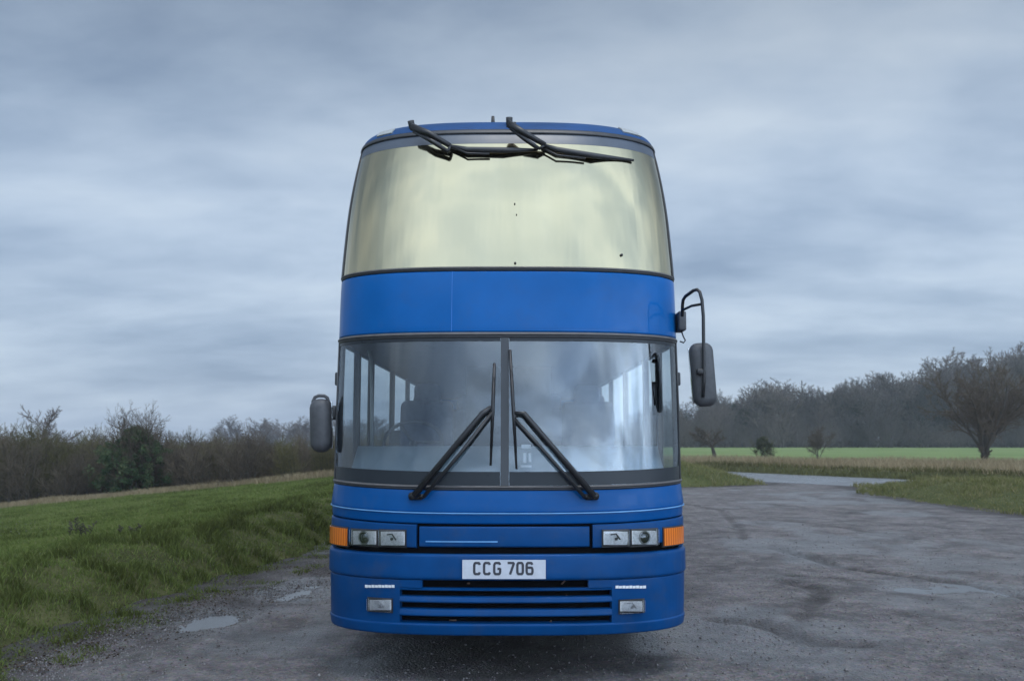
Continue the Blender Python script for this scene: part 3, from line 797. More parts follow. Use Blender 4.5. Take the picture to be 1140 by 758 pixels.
# ------------------------------------------------------------------ gravel lot with ruts and dips, puddles, road
RUTS = [([(860,606),(873,612),(936,630),(1003,640),(1056,647),(1140,665),(1250,690)], .10, 1.0), ([(760,560),(803,567),(815,580),(831,602)], .07, .7),
        ([(870,646),(891,651),(905,653),(912,658),(908,668),(894,686),(877,703),(845,696),(800,690)], .10, .8), ([(850,693),(880,706),(915,714),(960,716)], .12, .8),
        ([(880,640),(925,643),(970,646)], .06, .6), ([(840,575),(900,582),(960,590),(1020,600)], .12, .5), ([(850,560),(905,566),(960,572)], .12, .5),
        ([(30,752),(120,726),(210,700),(300,668),(360,645)], .16, .5), ([(150,752),(240,722),(330,690)], .14, .4)]
PUDDLES = [((340,655), .55, .26), ((222,688), .50, .17), ((1062,654), .80, .13)]
lx = axis_grid([(-14,-6,.4), (-6,9,.07), (9,16,.16), (16,30,.8)]); ly = axis_grid([(-30,5,1.0), (5,7,.12), (7,15,.07), (15,24,.13), (24,46,.3)])
X, Yg = np.meshgrid(lx, ly)
def polyline_d(pts, x, y):
    q = np.array([gnd(*p) for p in pts]); best = np.full(x.shape, 1e9)
    for a, b in zip(q[:-1], q[1:]):
        d = b-a; t = np.clip(((x-a[0])*d[0] + (y-a[1])*d[1])/(d@d), 0, 1)
        best = np.minimum(best, np.hypot(x-a[0]-t*d[0], y-a[1]-t*d[1]))
    return best
Z = (fbm(X*.35, Yg*.35, 31)-.5)*.05 + (fbm(X*1.6, Yg*1.2, 33, 5)-.5)*.038 + (fbm(X*6, Yg*6, 35, 3)-.5)*.014
mudv = np.zeros(X.shape); jit = (fbm(X*2.2, Yg*2.2, 41)-.5)*.22
for pts, w, dep in RUTS:
    d = polyline_d(pts, X, Yg) + jit
    inn = np.exp(-(d/w)**4) * dep * np.clip(-.15 + 2.0*fbm(X*1.3, Yg*1.3, 43), 0, 1.1); rim = np.exp(-((d-w*2.0)/(w*.9))**2) * dep
    Z += -.034*inn + .013*rim; mudv = np.maximum(mudv, inn*1.0)
wet = ss(fbm(X*.45+5, Yg*.45, 51)*.6 + fbm(X*1.7, Yg*1.1, 52)*.4, .48, .62)*.8
pud = []
for (px, py), rx, ry in PUDDLES:
    x0, y0 = gnd(px, py)
    ry = ry * 3.2 if py < 700 else ry*2.2
    q = np.exp(-(((X-x0)/rx)**2 + ((Yg-y0)/ry)**2))
    Z -= .036*q - (fbm(X*4.5, Yg*4.5, 57)-.5)*.045*np.sqrt(q); wet = np.maximum(wet, ss(q, .05, .5)); pud.append((x0, y0, rx, ry))
rdv, sdv = droad(X, Yg)
Z = Z*ss(rdv, RHW-1.0, RHW+1.5) - .03*(1-ss(rdv, RHW-1.2, RHW-.2)) - .006
nx, ny = len(lx), len(ly); idx = (np.arange(ny-1)[:, None]*nx + np.arange(nx-1)[None, :]).ravel()
EDGE = np.minimum(np.maximum(np.maximum(dleft(X, Yg), dfar(X, Yg)), dright(X, Yg)), 9)
okq = ((EDGE < 1.1) & (rdv > RHW-1.6) & (sdv < 0)).ravel(); idx = idx[okq[idx] & okq[idx+1] & okq[idx+nx] & okq[idx+nx+1]]
lme = np_mesh('gravel_lot', np.stack([X.ravel(), Yg.ravel(), Z.ravel()], 1), np.stack([idx, idx+1, idx+nx+1, idx+nx], 1), 4)
lme.polygons.foreach_set('use_smooth', np.ones(len(idx), bool))
edgem = ss(EDGE + (fbm(X*2.5, Yg*2.5, 47)-.5)*1.6 + (fbm(X*9, Yg*9, 48)-.5)*.5, -.95, .1)*.8
mudv = np.maximum(mudv, edgem)
attr(lme, 'mud', np.clip(mudv, 0, 1).ravel()); attr(lme, 'wet', wet.ravel())
LOTZ = (lx, ly, Z)
def lot_z(x, y):
    i = np.clip(np.searchsorted(lx, x)-1, 0, len(lx)-2); j = np.clip(np.searchsorted(ly, y)-1, 0, len(ly)-2)
    fx = (x-lx[i])/(lx[i+1]-lx[i]); fy = (y-ly[j])/(ly[j+1]-ly[j])
    return (Z[j,i]*(1-fx)+Z[j,i+1]*fx)*(1-fy) + (Z[j+1,i]*(1-fx)+Z[j+1,i+1]*fx)*fy
def gravel_mat():
    k = NT('wet_gravel')
    p = k.n('ShaderNodeBsdfPrincipled'); p.inputs['Specular IOR Level'].default_value = .34
    geo = k.n('ShaderNodeNewGeometry')
    def nz(sc, det=6.0, rg=.65):
        n = k.n('ShaderNodeTexNoise', Scale=sc, Detail=det, Roughness=rg); k.l(geo.outputs['Position'], n.inputs['Vector']); return n.outputs['Fac']
    def mr(fac, a, b, c, d):
        m = k.n('ShaderNodeMapRange'); k.l(fac, m.inputs[0])
        for i, v in enumerate((a, b, c, d)): m.inputs[i+1].default_value = v
        return m.outputs[0]
    def mix(f, a, b):
        x = k.n('ShaderNodeMix', _data_type='RGBA')
        k.l(f, x.inputs[0]) 
        for s, v in ((6, a), (7, b)):
            if isinstance(v, tuple): x.inputs[s].default_value = c4(v)
            else: k.l(v, x.inputs[s])
        return x.outputs[2]
    big = mr(nz(.5), .35, .65, 0, 1); mid = mr(nz(5.0), .35, .65, 0, 1)
    vor = k.n('ShaderNodeTexVoronoi', Scale=42.0); k.l(geo.outputs['Position'], vor.inputs['Vector'])
    c = mix(big, (.098,.073,.066), (.168,.130,.121)); c = mix(mid, c, (.215,.170,.158)); st = mr(nz(1.3, 9.0, .78), .44, .60, 0, .85); c = mix(st, c, (.066,.051,.047))
    sp_ = k.n('ShaderNodeMix', _data_type='RGBA', _blend_type='OVERLAY'); sp_.inputs[0].default_value = .35; k.l(c, sp_.inputs[6]); k.l(vor.outputs['Color'], sp_.inputs[7])
    hs = k.n('ShaderNodeHueSaturation', Saturation=.45); k.l(sp_.outputs[2], hs.inputs['Color'])
    aw = k.n('ShaderNodeAttribute', _attribute_name='wet'); am = k.n('ShaderNodeAttribute', _attribute_name='mud')
    wf = k.n('ShaderNodeMath', _operation='MULTIPLY'); wf.inputs[1].default_value = .4; k.l(aw.outputs['Fac'], wf.inputs[0])
    c = mix(wf.outputs[0], hs.outputs[0], (.06,.054,.052)); 
    mf = k.n('ShaderNodeMath', _operation='MULTIPLY'); mf.inputs[1].default_value = .95; k.l(am.outputs['Fac'], mf.inputs[0])
    c = mix(mf.outputs[0], c, (.035,.029,.026))
    k.l(c, p.inputs['Base Color'])
    k.l(mr(aw.outputs['Fac'], 0, 1, .28, .65), p.inputs['Specular IOR Level']); rg = mr(aw.outputs['Fac'], 0, 1, .68, .18); k.l(rg, p.inputs['Roughness'])
    h = k.n('ShaderNodeMath', _operation='MULTIPLY_ADD'); h.inputs[1].default_value = .5; k.l(vor.outputs['Distance'], h.inputs[0]); k.l(nz(28.0, 6.0, .7), h.inputs[2])
    bp = k.n('ShaderNodeBump', Strength=.9, Distance=.035); k.l(h.outputs[0], bp.inputs['Height']); k.l(bp.outputs[0], p.inputs['Normal'])
    k.l(p.outputs[0], k.out.inputs[0]); return k.m
g = link_mesh('gravel_lot', lme, gravel_mat()); tag(g, 'wet grey gravel lot with muddy tyre tracks under the coach', kind='structure')

k = NT('puddle_water'); pb = k.n('ShaderNodeBsdfPrincipled', Roughness=.2); pb.inputs['Specular IOR Level'].default_value = .3; pb.inputs['Base Color'].default_value = c4((.05,.046,.045))
tc = k.n('ShaderNodeNewGeometry'); nzn = k.n('ShaderNodeTexNoise', Scale=9.0, Detail=2.0); k.l(tc.outputs['Position'], nzn.inputs['Vector'])
bp = k.n('ShaderNodeBump', Strength=.12, Distance=.01); k.l(nzn.outputs['Fac'], bp.inputs['Height']); k.l(bp.outputs[0], pb.inputs['Normal']); k.l(pb.outputs[0], k.out.inputs[0])
WATER = k.m
for x0, y0, rx, ry in pud:
    zw = float(lot_z(np.array([x0]), np.array([y0]))[0]) + .009
    m = MB(); n = 40
    vs = [(x0, y0, zw)] + [(x0 + rx*1.25*math.cos(2*math.pi*i/n), y0 + ry*1.25*math.sin(2*math.pi*i/n), zw) for i in range(n)]
    m.add(vs, [(0, 1+i, 1+(i+1) % n) for i in range(n)]); o = m.build('puddle', WATER, None); tag(o, 'shallow puddle of rain water in the gravel lot', kind='structure', group='puddles in the gravel lot')

def ribbon(name, pts, hw, z, mat, n=14):
    q = []
    P4 = [pts[0]] + list(pts) + [pts[-1]]
    for i in range(1, len(P4)-2):
        for j in range(n):
            t = j/n; a, b, c_, d = P4[i-1], P4[i], P4[i+1], P4[i+2]
            q.append(.5*((2*b) + (c_-a)*t + (2*a-5*b+4*c_-d)*t*t + (3*b-a-3*c_+d)*t**3))
    q = np.array(q); d = np.gradient(q, axis=0); d /= np.linalg.norm(d, axis=1)[:, None]; nn = np.stack([-d[:,1], d[:,0]], 1)
    m = MB(); K = 7; vs = []
    for a, b in zip(q, nn):
        for kx in range(K):
            t = -1+2*kx/(K-1); e = a + b*t*hw*(1 + .03*math.sin(a[1]*2.1)); vs.append((e[0], e[1], z + .05*(1-t*t)))
    m.add(vs, [(i*K+j, i*K+j+1, (i+1)*K+j+1, (i+1)*K+j) for i in range(len(q)-1) for j in range(K-1)], True)
    return m.build(name, mat)
k = NT('wet_tarmac'); pb = k.n('ShaderNodeBsdfPrincipled'); geo = k.n('ShaderNodeNewGeometry')
nzn = k.n('ShaderNodeTexNoise', Scale=.8, Detail=6.0); k.l(geo.outputs['Position'], nzn.inputs['Vector'])
mx = k.n('ShaderNodeMix', _data_type='RGBA'); mx.inputs[6].default_value = c4((.07,.07,.075)); mx.inputs[7].default_value = c4((.13,.13,.135)); k.l(nzn.outputs['Fac'], mx.inputs[0]); k.l(mx.outputs[2], pb.inputs['Base Color'])
mr = k.n('ShaderNodeMapRange'); mr.inputs[1].default_value = .35; mr.inputs[2].default_value = .65; mr.inputs[3].default_value = .22; mr.inputs[4].default_value = .42; k.l(nzn.outputs['Fac'], mr.inputs[0]); k.l(mr.outputs[0], pb.inputs['Roughness'])
k.l(pb.outputs[0], k.out.inputs[0])
o = ribbon('road', ROAD, RHW + .15, .004, k.m); tag(o, 'wet pale tarmac road curving past the lot', kind='structure')

# loose stones
def stones(n):
    y = 6.4 + 14*RNG.random(n)**1.7; x = (RNG.random(n)*2-1)*(y*.56+.5)
    el = dleft(x, y); x = np.where(RNG.random(n) < .35, np.interp(y, ELy, ELx) + np.abs(RNG.normal(0, .7, n)), x)
    z = lot_z(x, y); s = .003 + .009*RNG.random(n)**3 + .008*(RNG.random(n) < .015)
    base = np.array([(1,0,0),(0,1,0),(-1,0,0),(0,-1,0),(0,0,.8),(0,0,-.8)], float)
    v = base[None]*(s[:,None,None])*(.6+.8*RNG.random((n,6,1)))
    a = RNG.random(n)*6.28; ca, sa = np.cos(a)[:,None], np.sin(a)[:,None]
    vx = v[:,:,0]*ca - v[:,:,1]*sa; vy = v[:,:,0]*sa + v[:,:,1]*ca
    V = np.stack([vx + x[:,None], vy + y[:,None], v[:,:,2] + (z + s*.25)[:,None]], 2).reshape(-1,3)
    fb = np.array([(0,1,4),(1,2,4),(2,3,4),(3,0,4),(1,0,5),(2,1,5),(3,2,5),(0,3,5)])
    Fc = (np.arange(n)[:,None,None]*6 + fb[None]).reshape(-1,3)
    me = np_mesh('gravel', V, Fc, 3); attr(me, 'tint', np.repeat(RNG.random(n), 6)); return me
k = NT('loose_stone'); pb = k.n('ShaderNodeBsdfPrincipled', Roughness=.6); a_ = k.n('ShaderNodeAttribute', _attribute_name='tint')
mx = k.n('ShaderNodeMix', _data_type='RGBA'); mx.inputs[6].default_value = c4((.09,.08,.078)); mx.inputs[7].default_value = c4((.20,.185,.18)); k.l(a_.outputs['Fac'], mx.inputs[0]); k.l(mx.outputs[2], pb.inputs['Base Color']); k.l(pb.outputs[0], k.out.inputs[0])
o = link_mesh('loose_gravel', stones(30000), k.m); tag(o, 'small loose stones scattered over the gravel lot', 'gravel', kind='stuff')

# dead leaves and clods along the foot of the bank, thin grass creeping on to the gravel
def edge_litter(n):
    y = 6.2 + 22*RNG.random(n)**1.5; x = np.interp(y, ELy, ELx) + RNG.normal(.12, .42, n)
    k2 = fbm(x*1.4, y*1.4, 131) > .45; x, y = x[k2], y[k2]; n = len(x)
    z = np.maximum(lot_z(x, y), land(x, y)[0]); s = .004 + .011*RNG.random(n)**2; a = RNG.random(n)*6.28
    ca, sa = np.cos(a)*s, np.sin(a)*s; t = RNG.random((n,4))*.9*s[:,None]
    V = np.stack([np.stack([x+ca, y+sa, z+t[:,0]+.003], 1), np.stack([x-sa*.6, y+ca*.6, z+t[:,1]+.003], 1), np.stack([x-ca, y-sa, z+t[:,2]+.003], 1), np.stack([x+sa*.6, y-ca*.6, z+t[:,3]+.003], 1)], 1).reshape(-1,3)
    me = np_mesh('fallen_leaves', V, np.arange(n*4).reshape(-1,4), 4); attr(me, 'tint', np.repeat(RNG.random(n), 4)); return me

# ------------------------------------------------------------------ grass
def blades(x, y, h, w, lean, tint):
    z, e = land(x, y); n = len(x); z = np.where(e < .35, np.maximum(z, lot_z(x, y)), z)
    a = RNG.random(n)*6.283; b = RNG.random(n)*6.283
    dx, dy = np.cos(a)*w*.5, np.sin(a)*w*.5; lx_, ly_ = np.cos(b)*lean*h, np.sin(b)*lean*h
    zb = z - .02
    V = np.stack([np.stack([x-dx, y-dy, zb], 1), np.stack([x+dx, y+dy, zb], 1), np.stack([x+lx_*.35+dx*.7, y+ly_*.35+dy*.7, zb+h*.6], 1),
                  np.stack([x+lx_*.35-dx*.7, y+ly_*.35-dy*.7, zb+h*.6], 1), np.stack([x+lx_, y+ly_, zb+h], 1), np.stack([x+lx_+dx*.2, y+ly_+dy*.2, zb+h*.985], 1)], 1).reshape(-1,3)
    i = np.arange(n)[:,None]*6
    Fq = np.concatenate([i+np.array([[0,1,2,3]]), i+np.array([[3,2,5,4]])], 1).reshape(-1,4)
    return V, Fq, np.repeat(tint, 6), e
def grass_mat(name, stops):
    k = NT(name); a_ = k.n('ShaderNodeAttribute', _attribute_name='tint')
    r = k.n('ShaderNodeValToRGB'); el = r.color_ramp.elements
    while len(el) > 1: el.remove(el[-1])
    el[0].position = stops[0][0]; el[0].color = c4(stops[0][1])
    for p_, c_ in stops[1:]: e_ = el.new(p_); e_.color = c4(c_)
    k.l(a_.outputs['Fac'], r.inputs[0])
    d = k.n('ShaderNodeBsdfDiffuse'); t = k.n('ShaderNodeBsdfTranslucent'); mx = k.n('ShaderNodeMixShader'); mx.inputs[0].default_value = .35
    k.l(r.outputs[0], d.inputs[0]); k.l(r.outputs[0], t.inputs[0]); k.l(d.outputs[0], mx.inputs[1]); k.l(t.outputs[0], mx.inputs[2]); k.l(mx.outputs[0], k.out.inputs[0]); return k.m
GREEN = grass_mat('grass_blades', [(0, (.045,.045,.018)), (.3, (.090,.102,.030)), (.62, (.155,.200,.056)), (.82, (.205,.225,.078)), (1, (.30,.25,.13))])
MOUND = grass_mat('mound_grass_blades', [(0, (.05,.045,.022)), (.3, (.105,.100,.038)), (.6, (.18,.185,.068)), (1, (.31,.26,.14))])
STRAW = grass_mat('dry_grass_blades', [(0, (.15,.115,.065)), (.5, (.30,.24,.145)), (1, (.48,.40,.26))])
LITTER = grass_mat('dead_leaf', [(0, (.025,.019,.014)), (.6, (.07,.05,.035)), (1, (.14,.105,.07))])
o = link_mesh('fallen_leaves', edge_litter(30000), LITTER); tag(o, 'dark dead leaves and clods along the foot of the grass bank', 'leaves', kind='stuff')
def grass_obj(name, n, sampler, hfun, mat, label, cat='grass'):
    x, y = sampler(n); z, e = land(x, y)
    dr_, rg_, fd_ = kinds(x, y, e)
    h, w, lean, tint, keep = hfun(x, y, e, dr_, rg_, fd_)
    keep = keep & (e > np.where(name == 'bank_grass', .12 - .75*RNG.random(len(e))**2.2, .12))
    V, Fq, T, _ = blades(x[keep], y[keep], h[keep], w[keep], lean[keep], tint[keep])
    me = np_mesh(name, V, Fq, 4); attr(me, 'tint', np.clip(T, 0, 1)); o = link_mesh(name, me, mat); tag(o, label, cat, kind='stuff'); return o
def samp_left(n):
    y = 6.0 + 36*RNG.random(n)**1.9; dl = 9*RNG.random(n)**1.3 * (.5 + y/24); return np.interp(y, ELy, ELx) + .4 - dl, y
def h_left(x, y, e, d, r, f):
    n = len(x); cl = fbm(x*2.7, y*2.7, 61, 3); c2 = fbm(x*.5, y*.5, 63)
    h = (.05 + .03*RNG.random(n)) * (1-r) + r*(.045 + .10*ss(cl, .42, .75)) * (.6+.8*RNG.random(n))
    h *= ss(e, .05, .5)*.6 + .4
    tint = .66 + .25*(c2-.5) + .16*(RNG.random(n)-.5) - r*.26*ss(cl, .45, .72) - .10*r + .25*(RNG.random(n) < .06+.12*r) + .25*d
    wv = (.004 + .0006*y) * (1+.5*RNG.random(n))
    return h, wv, .2 + .7*RNG.random(n), tint, np.ones(n, bool)
grass_obj('bank_grass', 330000, samp_left, h_left, GREEN, 'rough green grass growing over the bank left of the coach')
def samp_lawn(n):
    y = 14 + 31*RNG.random(n)**.9; x = np.interp(y, ELy, ELx) - 2.5 - (y*.62)*RNG.random(n); return x, y
def h_lawn(x, y, e, d, r, f):
    n = len(x); c2 = fbm(x*.4, y*.4, 63); c3 = fbm(x*1.6, y*2.2, 67)
    h = (.04+.05*RNG.random(n))*(.7+.8*ss(c3, .45, .7)); tint = .64 + .35*(c2-.5) - .22*ss(c3, .5, .72) + .18*(RNG.random(n)-.5) + .3*(RNG.random(n) < .07) + .3*d
    return h, .02*(1+.6*RNG.random(n)), .2+.7*RNG.random(n), tint, (hedge_dist(x, y) < -.3)
grass_obj('lawn_grass', 260000, samp_lawn, h_lawn, GREEN, 'short green meadow grass between the bank and the left hedge')
def samp_right(n):
    x = 4 + 26*RNG.random(n); y = 16 + 26*RNG.random(n); return x, y
def h_right(x, y, e, d, r, f):
    n = len(x); cl = fbm(x*.9, y*.9, 71); rd, sd = droad(x, y)
    h = (.05 + .12*ss(cl, .35, .7))*(.6+.8*RNG.random(n)); tint = .62 + .35*(fbm(x*.5, y*.5, 73)-.5) + .2*(RNG.random(n)-.5) + .35*(RNG.random(n) < .18)
    return h, .014*(1+RNG.random(n)), .2+.7*RNG.random(n), tint, (sd < 0) & (dleft(x, y) < 0)
grass_obj('mound_grass', 170000, samp_right, h_right, MOUND, 'rough olive grass on the mounds between the lot and the road')
def samp_dry(n):
    t = RNG.random(n); y = 32 + 52*RNG.random(n); x = 3 + 62*RNG.random(n); return x, y
def h_dry(x, y, e, d, r, f):
    n = len(x); h = (.25 + .30*fbm(x*.3, y*.3, 81))*(.5+.8*RNG.random(n)); tint = .5 + .8*(fbm(x*.25, y*.25, 83)-.5) + .35*(RNG.random(n)-.5)
    rd, sd = droad(x, y); return h, .022*(1+RNG.random(n)), .15+.4*RNG.random(n), tint, (sd > 0) & (RNG.random(n) < d)
grass_obj('dry_grass', 150000, samp_dry, h_dry, STRAW, 'tall straw coloured dead grass along the far side of the road')
def samp_verge(n):
    y = 24 + 30*RNG.random(n); x = 8 + 34*RNG.random(n); return x, y
def h_verge(x, y, e, d, r, f):
    n = len(x); rd, sd = droad(x, y); h = (.12 + .16*fbm(x*.6, y*.6, 91))*(.6+.8*RNG.random(n)); tint = .20 + .3*(fbm(x*.4, y*.4, 93)-.4) + .15*RNG.random(n) + .3*(RNG.random(n) < .12)  # low tint puts the shade of the bank face into the blades
    return h, .02*(1+RNG.random(n)), .2+.6*RNG.random(n), tint, (sd > 0) & (rd-RHW < 1.5 + RNG.random(n))
grass_obj('verge_grass', 110000, samp_verge, h_verge, MOUND, 'rough grass on the verge beyond the road, darkened as bank shade')
def samp_hedge(n):
    x = -40 + 38*RNG.random(n); y = np.interp(x, HEDGE[:,0], HEDGE[:,1]) - 3.6 + 4*RNG.random(n); return x, y
def h_hedge(x, y, e, d, r, f):
    n = len(x); h = (.12 + .22*fbm(x*.4, y*.4, 95))*(.6+.8*RNG.random(n)); tint = .45 + .8*(fbm(x*.35, y*.35, 97)-.5) + .3*(RNG.random(n)-.5)
    return h, .02*(1+RNG.random(n)), .2+.5*RNG.random(n), tint, RNG.random(n) < ss(hedge_dist(x, y), -3.6, -1.0)
grass_obj('hedge_foot_grass', 60000, samp_hedge, h_hedge, STRAW, 'bleached grass along the foot of the left hedge')

# ------------------------------------------------------------------ trees
def rot_dir(d, ang, az):
    d = d.normalized(); s = d.orthogonal().normalized(); t = d.cross(s)
    return (d*math.cos(ang) + (s*math.cos(az) + t*math.sin(az))*math.sin(ang)).normalized()
def grow(rng, stems, levels, trop=.08, wob=.16):
    """levels: list of dicts(n, ang, len, rad, seg, start) - returns (p0, p1, r0, r1, level)"""
    segs = []; todo = [(p, d, L, r, 0) for p, d, L, r in stems]
    while todo:
        p, d, L, r, lv = todo.pop(); lev = levels[lv]; ns = lev['seg']; pts = [(p, d, r)]
        for i in range(ns):
            r1 = r*(1-(i+1)/ns*lev.get('taper', .6)); r0 = r*(1-i/ns*lev.get('taper', .6))
            d = (d + Vector((rng.gauss(0, wob), rng.gauss(0, wob), rng.gauss(0, wob) + trop))).normalized()
            q = p + d*(L/ns); segs.append((p, q, r0, r1, lv)); p = q; pts.append((p, d, r1))
        if lv+1 < len(levels):
            nx_ = levels[lv+1]; az = rng.random()*6.28
            for c_ in range(nx_['n']):
                t = nx_['start'] + (1-nx_['start'])*(c_+rng.random())/nx_['n']; f = t*ns; i = min(ns-1, int(f)); a, b_ = pts[i], pts[i+1]
                o = a[0].lerp(b_[0], f-i); az += 2.4 + rng.gauss(0, .4)
                nd = rot_dir(a[1], R(nx_['ang']*(1.15-.4*t) + rng.gauss(0, 9)), az)
                Ln = L*nx_['len']*(1.15-.55*t)*rng.uniform(.7, 1.2)
                todo.append((o, nd, Ln, max(nx_['rad'], min(r*.6, b_[2]*nx_.get('rr', .62))), lv+1))
    return segs
def seg_mesh(name, segs, sides):
    n = len(segs); P0 = np.array([s[0] for s in segs]); P1 = np.array([s[1] for s in segs]); r0 = np.array([s[2] for s in segs]); r1 = np.array([s[3] for s in segs])
    d = P1-P0; L = np.linalg.norm(d, axis=1, keepdims=True); d = d/np.maximum(L, 1e-6)
    ref = np.where(np.abs(d[:, 2:3]) < .9, np.array([[0,0,1.0]]), np.array([[1.0,0,0]])); s = np.cross(d, ref); s /= np.linalg.norm(s, axis=1, keepdims=True); t = np.cross(s, d)
    V = np.zeros((n, 2, sides, 3))
    for j in range(sides):
        a = 2*math.pi*j/sides; o = s*math.cos(a)+t*math.sin(a)
        V[:,0,j] = P0 - d*r0[:,None]*.3 + o*r0[:,None]; V[:,1,j] = P1 + o*r1[:,None]
    i = np.arange(n)[:,None]*2*sides; fs = []
    for j in range(sides): fs.append(i + np.array([[j, (j+1) % sides, sides+(j+1) % sides, sides+j]]))
    me = np_mesh(name, V.reshape(-1,3), np.stack(fs, 1).reshape(-1,4), 4)
    me.polygons.foreach_set('use_smooth', np.ones(n*sides, bool)); return me
def leaf_mesh(name, clumps, per, size, rng):
    """clumps: (centre, radius) - many small folded leaf faces round each"""
    C = np.array([c for c, r in clumps]); rad = np.array([r for c, r in clumps]); n = len(C)*per
    g = rng.normal(size=(n,3)); g /= np.linalg.norm(g, axis=1, keepdims=True)
    pos = np.repeat(C, per, 0) + g*(np.repeat(rad, per)*rng.random(n)**.45)[:,None]
    a = rng.normal(size=(n,3)); a /= np.linalg.norm(a, axis=1, keepdims=True); b = np.cross(a, rng.normal(size=(n,3))); b /= np.linalg.norm(b, axis=1, keepdims=True)
    s = size*(.6+.8*rng.random(n))[:,None]
    V = np.stack([pos-a*s, pos+b*s*.5, pos+a*s, pos-b*s*.5], 1).reshape(-1,3)
    me = np_mesh(name, V, np.arange(n*4).reshape(-1,4), 4); attr(me, 'tint', np.repeat(np.clip(np.repeat(rng.random(len(C)), per)*.6 + rng.random(n)*.4, 0, 1), 4)); return me
def bark(name, a, b_, var=3.0):
    k = NT(name); d = k.n('ShaderNodeBsdfPrincipled', Roughness=.9); d.inputs['Specular IOR Level'].default_value = .15
    tc = k.n('ShaderNodeTexCoord'); oi = k.n('ShaderNodeObjectInfo'); n_ = k.n('ShaderNodeTexNoise', Scale=var, Detail=4.0); k.l(tc.outputs['Object'], n_.inputs['Vector'])
    ad = k.n('ShaderNodeMath', _operation='MULTIPLY_ADD'); ad.inputs[1].default_value = .8; k.l(oi.outputs['Random'], ad.inputs[0]); k.l(n_.outputs['Fac'], ad.inputs[2])
    mr_ = k.n('ShaderNodeMapRange'); mr_.inputs[1].default_value = .35; mr_.inputs[2].default_value = 1.3; k.l(ad.outputs[0], mr_.inputs[0])
    mx = k.n('ShaderNodeMix', _data_type='RGBA'); mx.inputs[6].default_value = c4(a); mx.inputs[7].default_value = c4(b_); k.l(mr_.outputs[0], mx.inputs[0]); k.l(mx.outputs[2], d.inputs['Base Color']); k.l(d.outputs[0], k.out.inputs[0]); return k.m
BARK = bark('bark', (.045,.038,.032), (.085,.075,.06)); TWIG = bark('hedge_twigs', (.075,.058,.047), (.140,.112,.078), 1.2); WOODTWIG = bark('wood_twigs', (.045,.044,.044), (.15,.125,.108), .3); OLIVE = bark('olive_twigs', (.075,.068,.028), (.13,.115,.05), 1.0)
IVY = grass_mat('dark_evergreen_leaf', [(0, (.025,.046,.022)), (.5, (.065,.105,.050)), (1, (.15,.165,.085))])
IVY2 = grass_mat('wood_ivy_leaf', [(0, (.018,.026,.018)), (.6, (.034,.046,.030)), (1, (.055,.062,.04))])

def proto_shrub(seed, h=3.0, nst=9, spread=.55, dens=1.0):
    rng = random.Random(seed); stems = []
    for i in range(nst):
        az = rng.random()*6.28; tl_ = rng.uniform(.05, spread); d = Vector((math.cos(az)*tl_, math.sin(az)*tl_, 1)).normalized()
        stems.append((Vector((rng.gauss(0, .3), rng.gauss(0, .3), -.1)), d, h*rng.uniform(.6, .95), .028*h/3))
    lv = [dict(seg=5, taper=.75), dict(n=int(10*dens), ang=42, len=.42, rad=.010, seg=4, start=.05), dict(n=5, ang=38, len=.48, rad=.0075, seg=3, start=.15), dict(n=4, ang=36, len=.5, rad=.006, seg=2, start=.2)]
    sg = grow(rng, stems, lv, .05, .13)
    return seg_mesh('stems', [s for s in sg if s[4] == 0], 5), seg_mesh('twigs', [s for s in sg if s[4] > 0], 3)
def proto_tree(seed, h=14.0, tr=.22, spread=1.0, fine=.02, clear=.25, stems=None, n1=12):
    rng = random.Random(seed)
    st = stems or [(Vector((0,0,-.2)), Vector((rng.gauss(0,.05), rng.gauss(0,.05), 1)).normalized(), h*.80, tr)]
    lv = [dict(seg=7, taper=.72), dict(n=n1, ang=48*spread, len=.50, rad=fine*2.0, seg=5, start=clear), dict(n=8, ang=42, len=.48, rad=fine*1.3, seg=4, start=.15), dict(n=6, ang=40, len=.46, rad=fine, seg=3, start=.15), dict(n=3, ang=38, len=.5, rad=fine*.5, seg=2, start=.2)]
    sg = grow(rng, st, lv, .06, .13)
    return seg_mesh('trunk', [s for s in sg if s[4] == 0], 8), seg_mesh('crown', [s for s in sg if s[4] > 0], 3)

def place(name, parts, loc, s=1.0, rz=0.0, label=None, cat='tree', group=None, sz=None):
    o = empty(name, loc, rz); o.scale = (s, s, sz or s)
    for nm, me, mat in parts:
        c_ = bpy.data.objects.new(nm, me); COL.objects.link(c_); c_.parent = o
        if len(me.materials) == 0: me.materials.append(mat)
    tag(o, label, cat, group); return o
def gz(x, y): return float(land(np.array([x]), np.array([y]))[0][0])
def spot(px, Y): return (px-CX)/F*Y      # lateral position of a column at distance Y

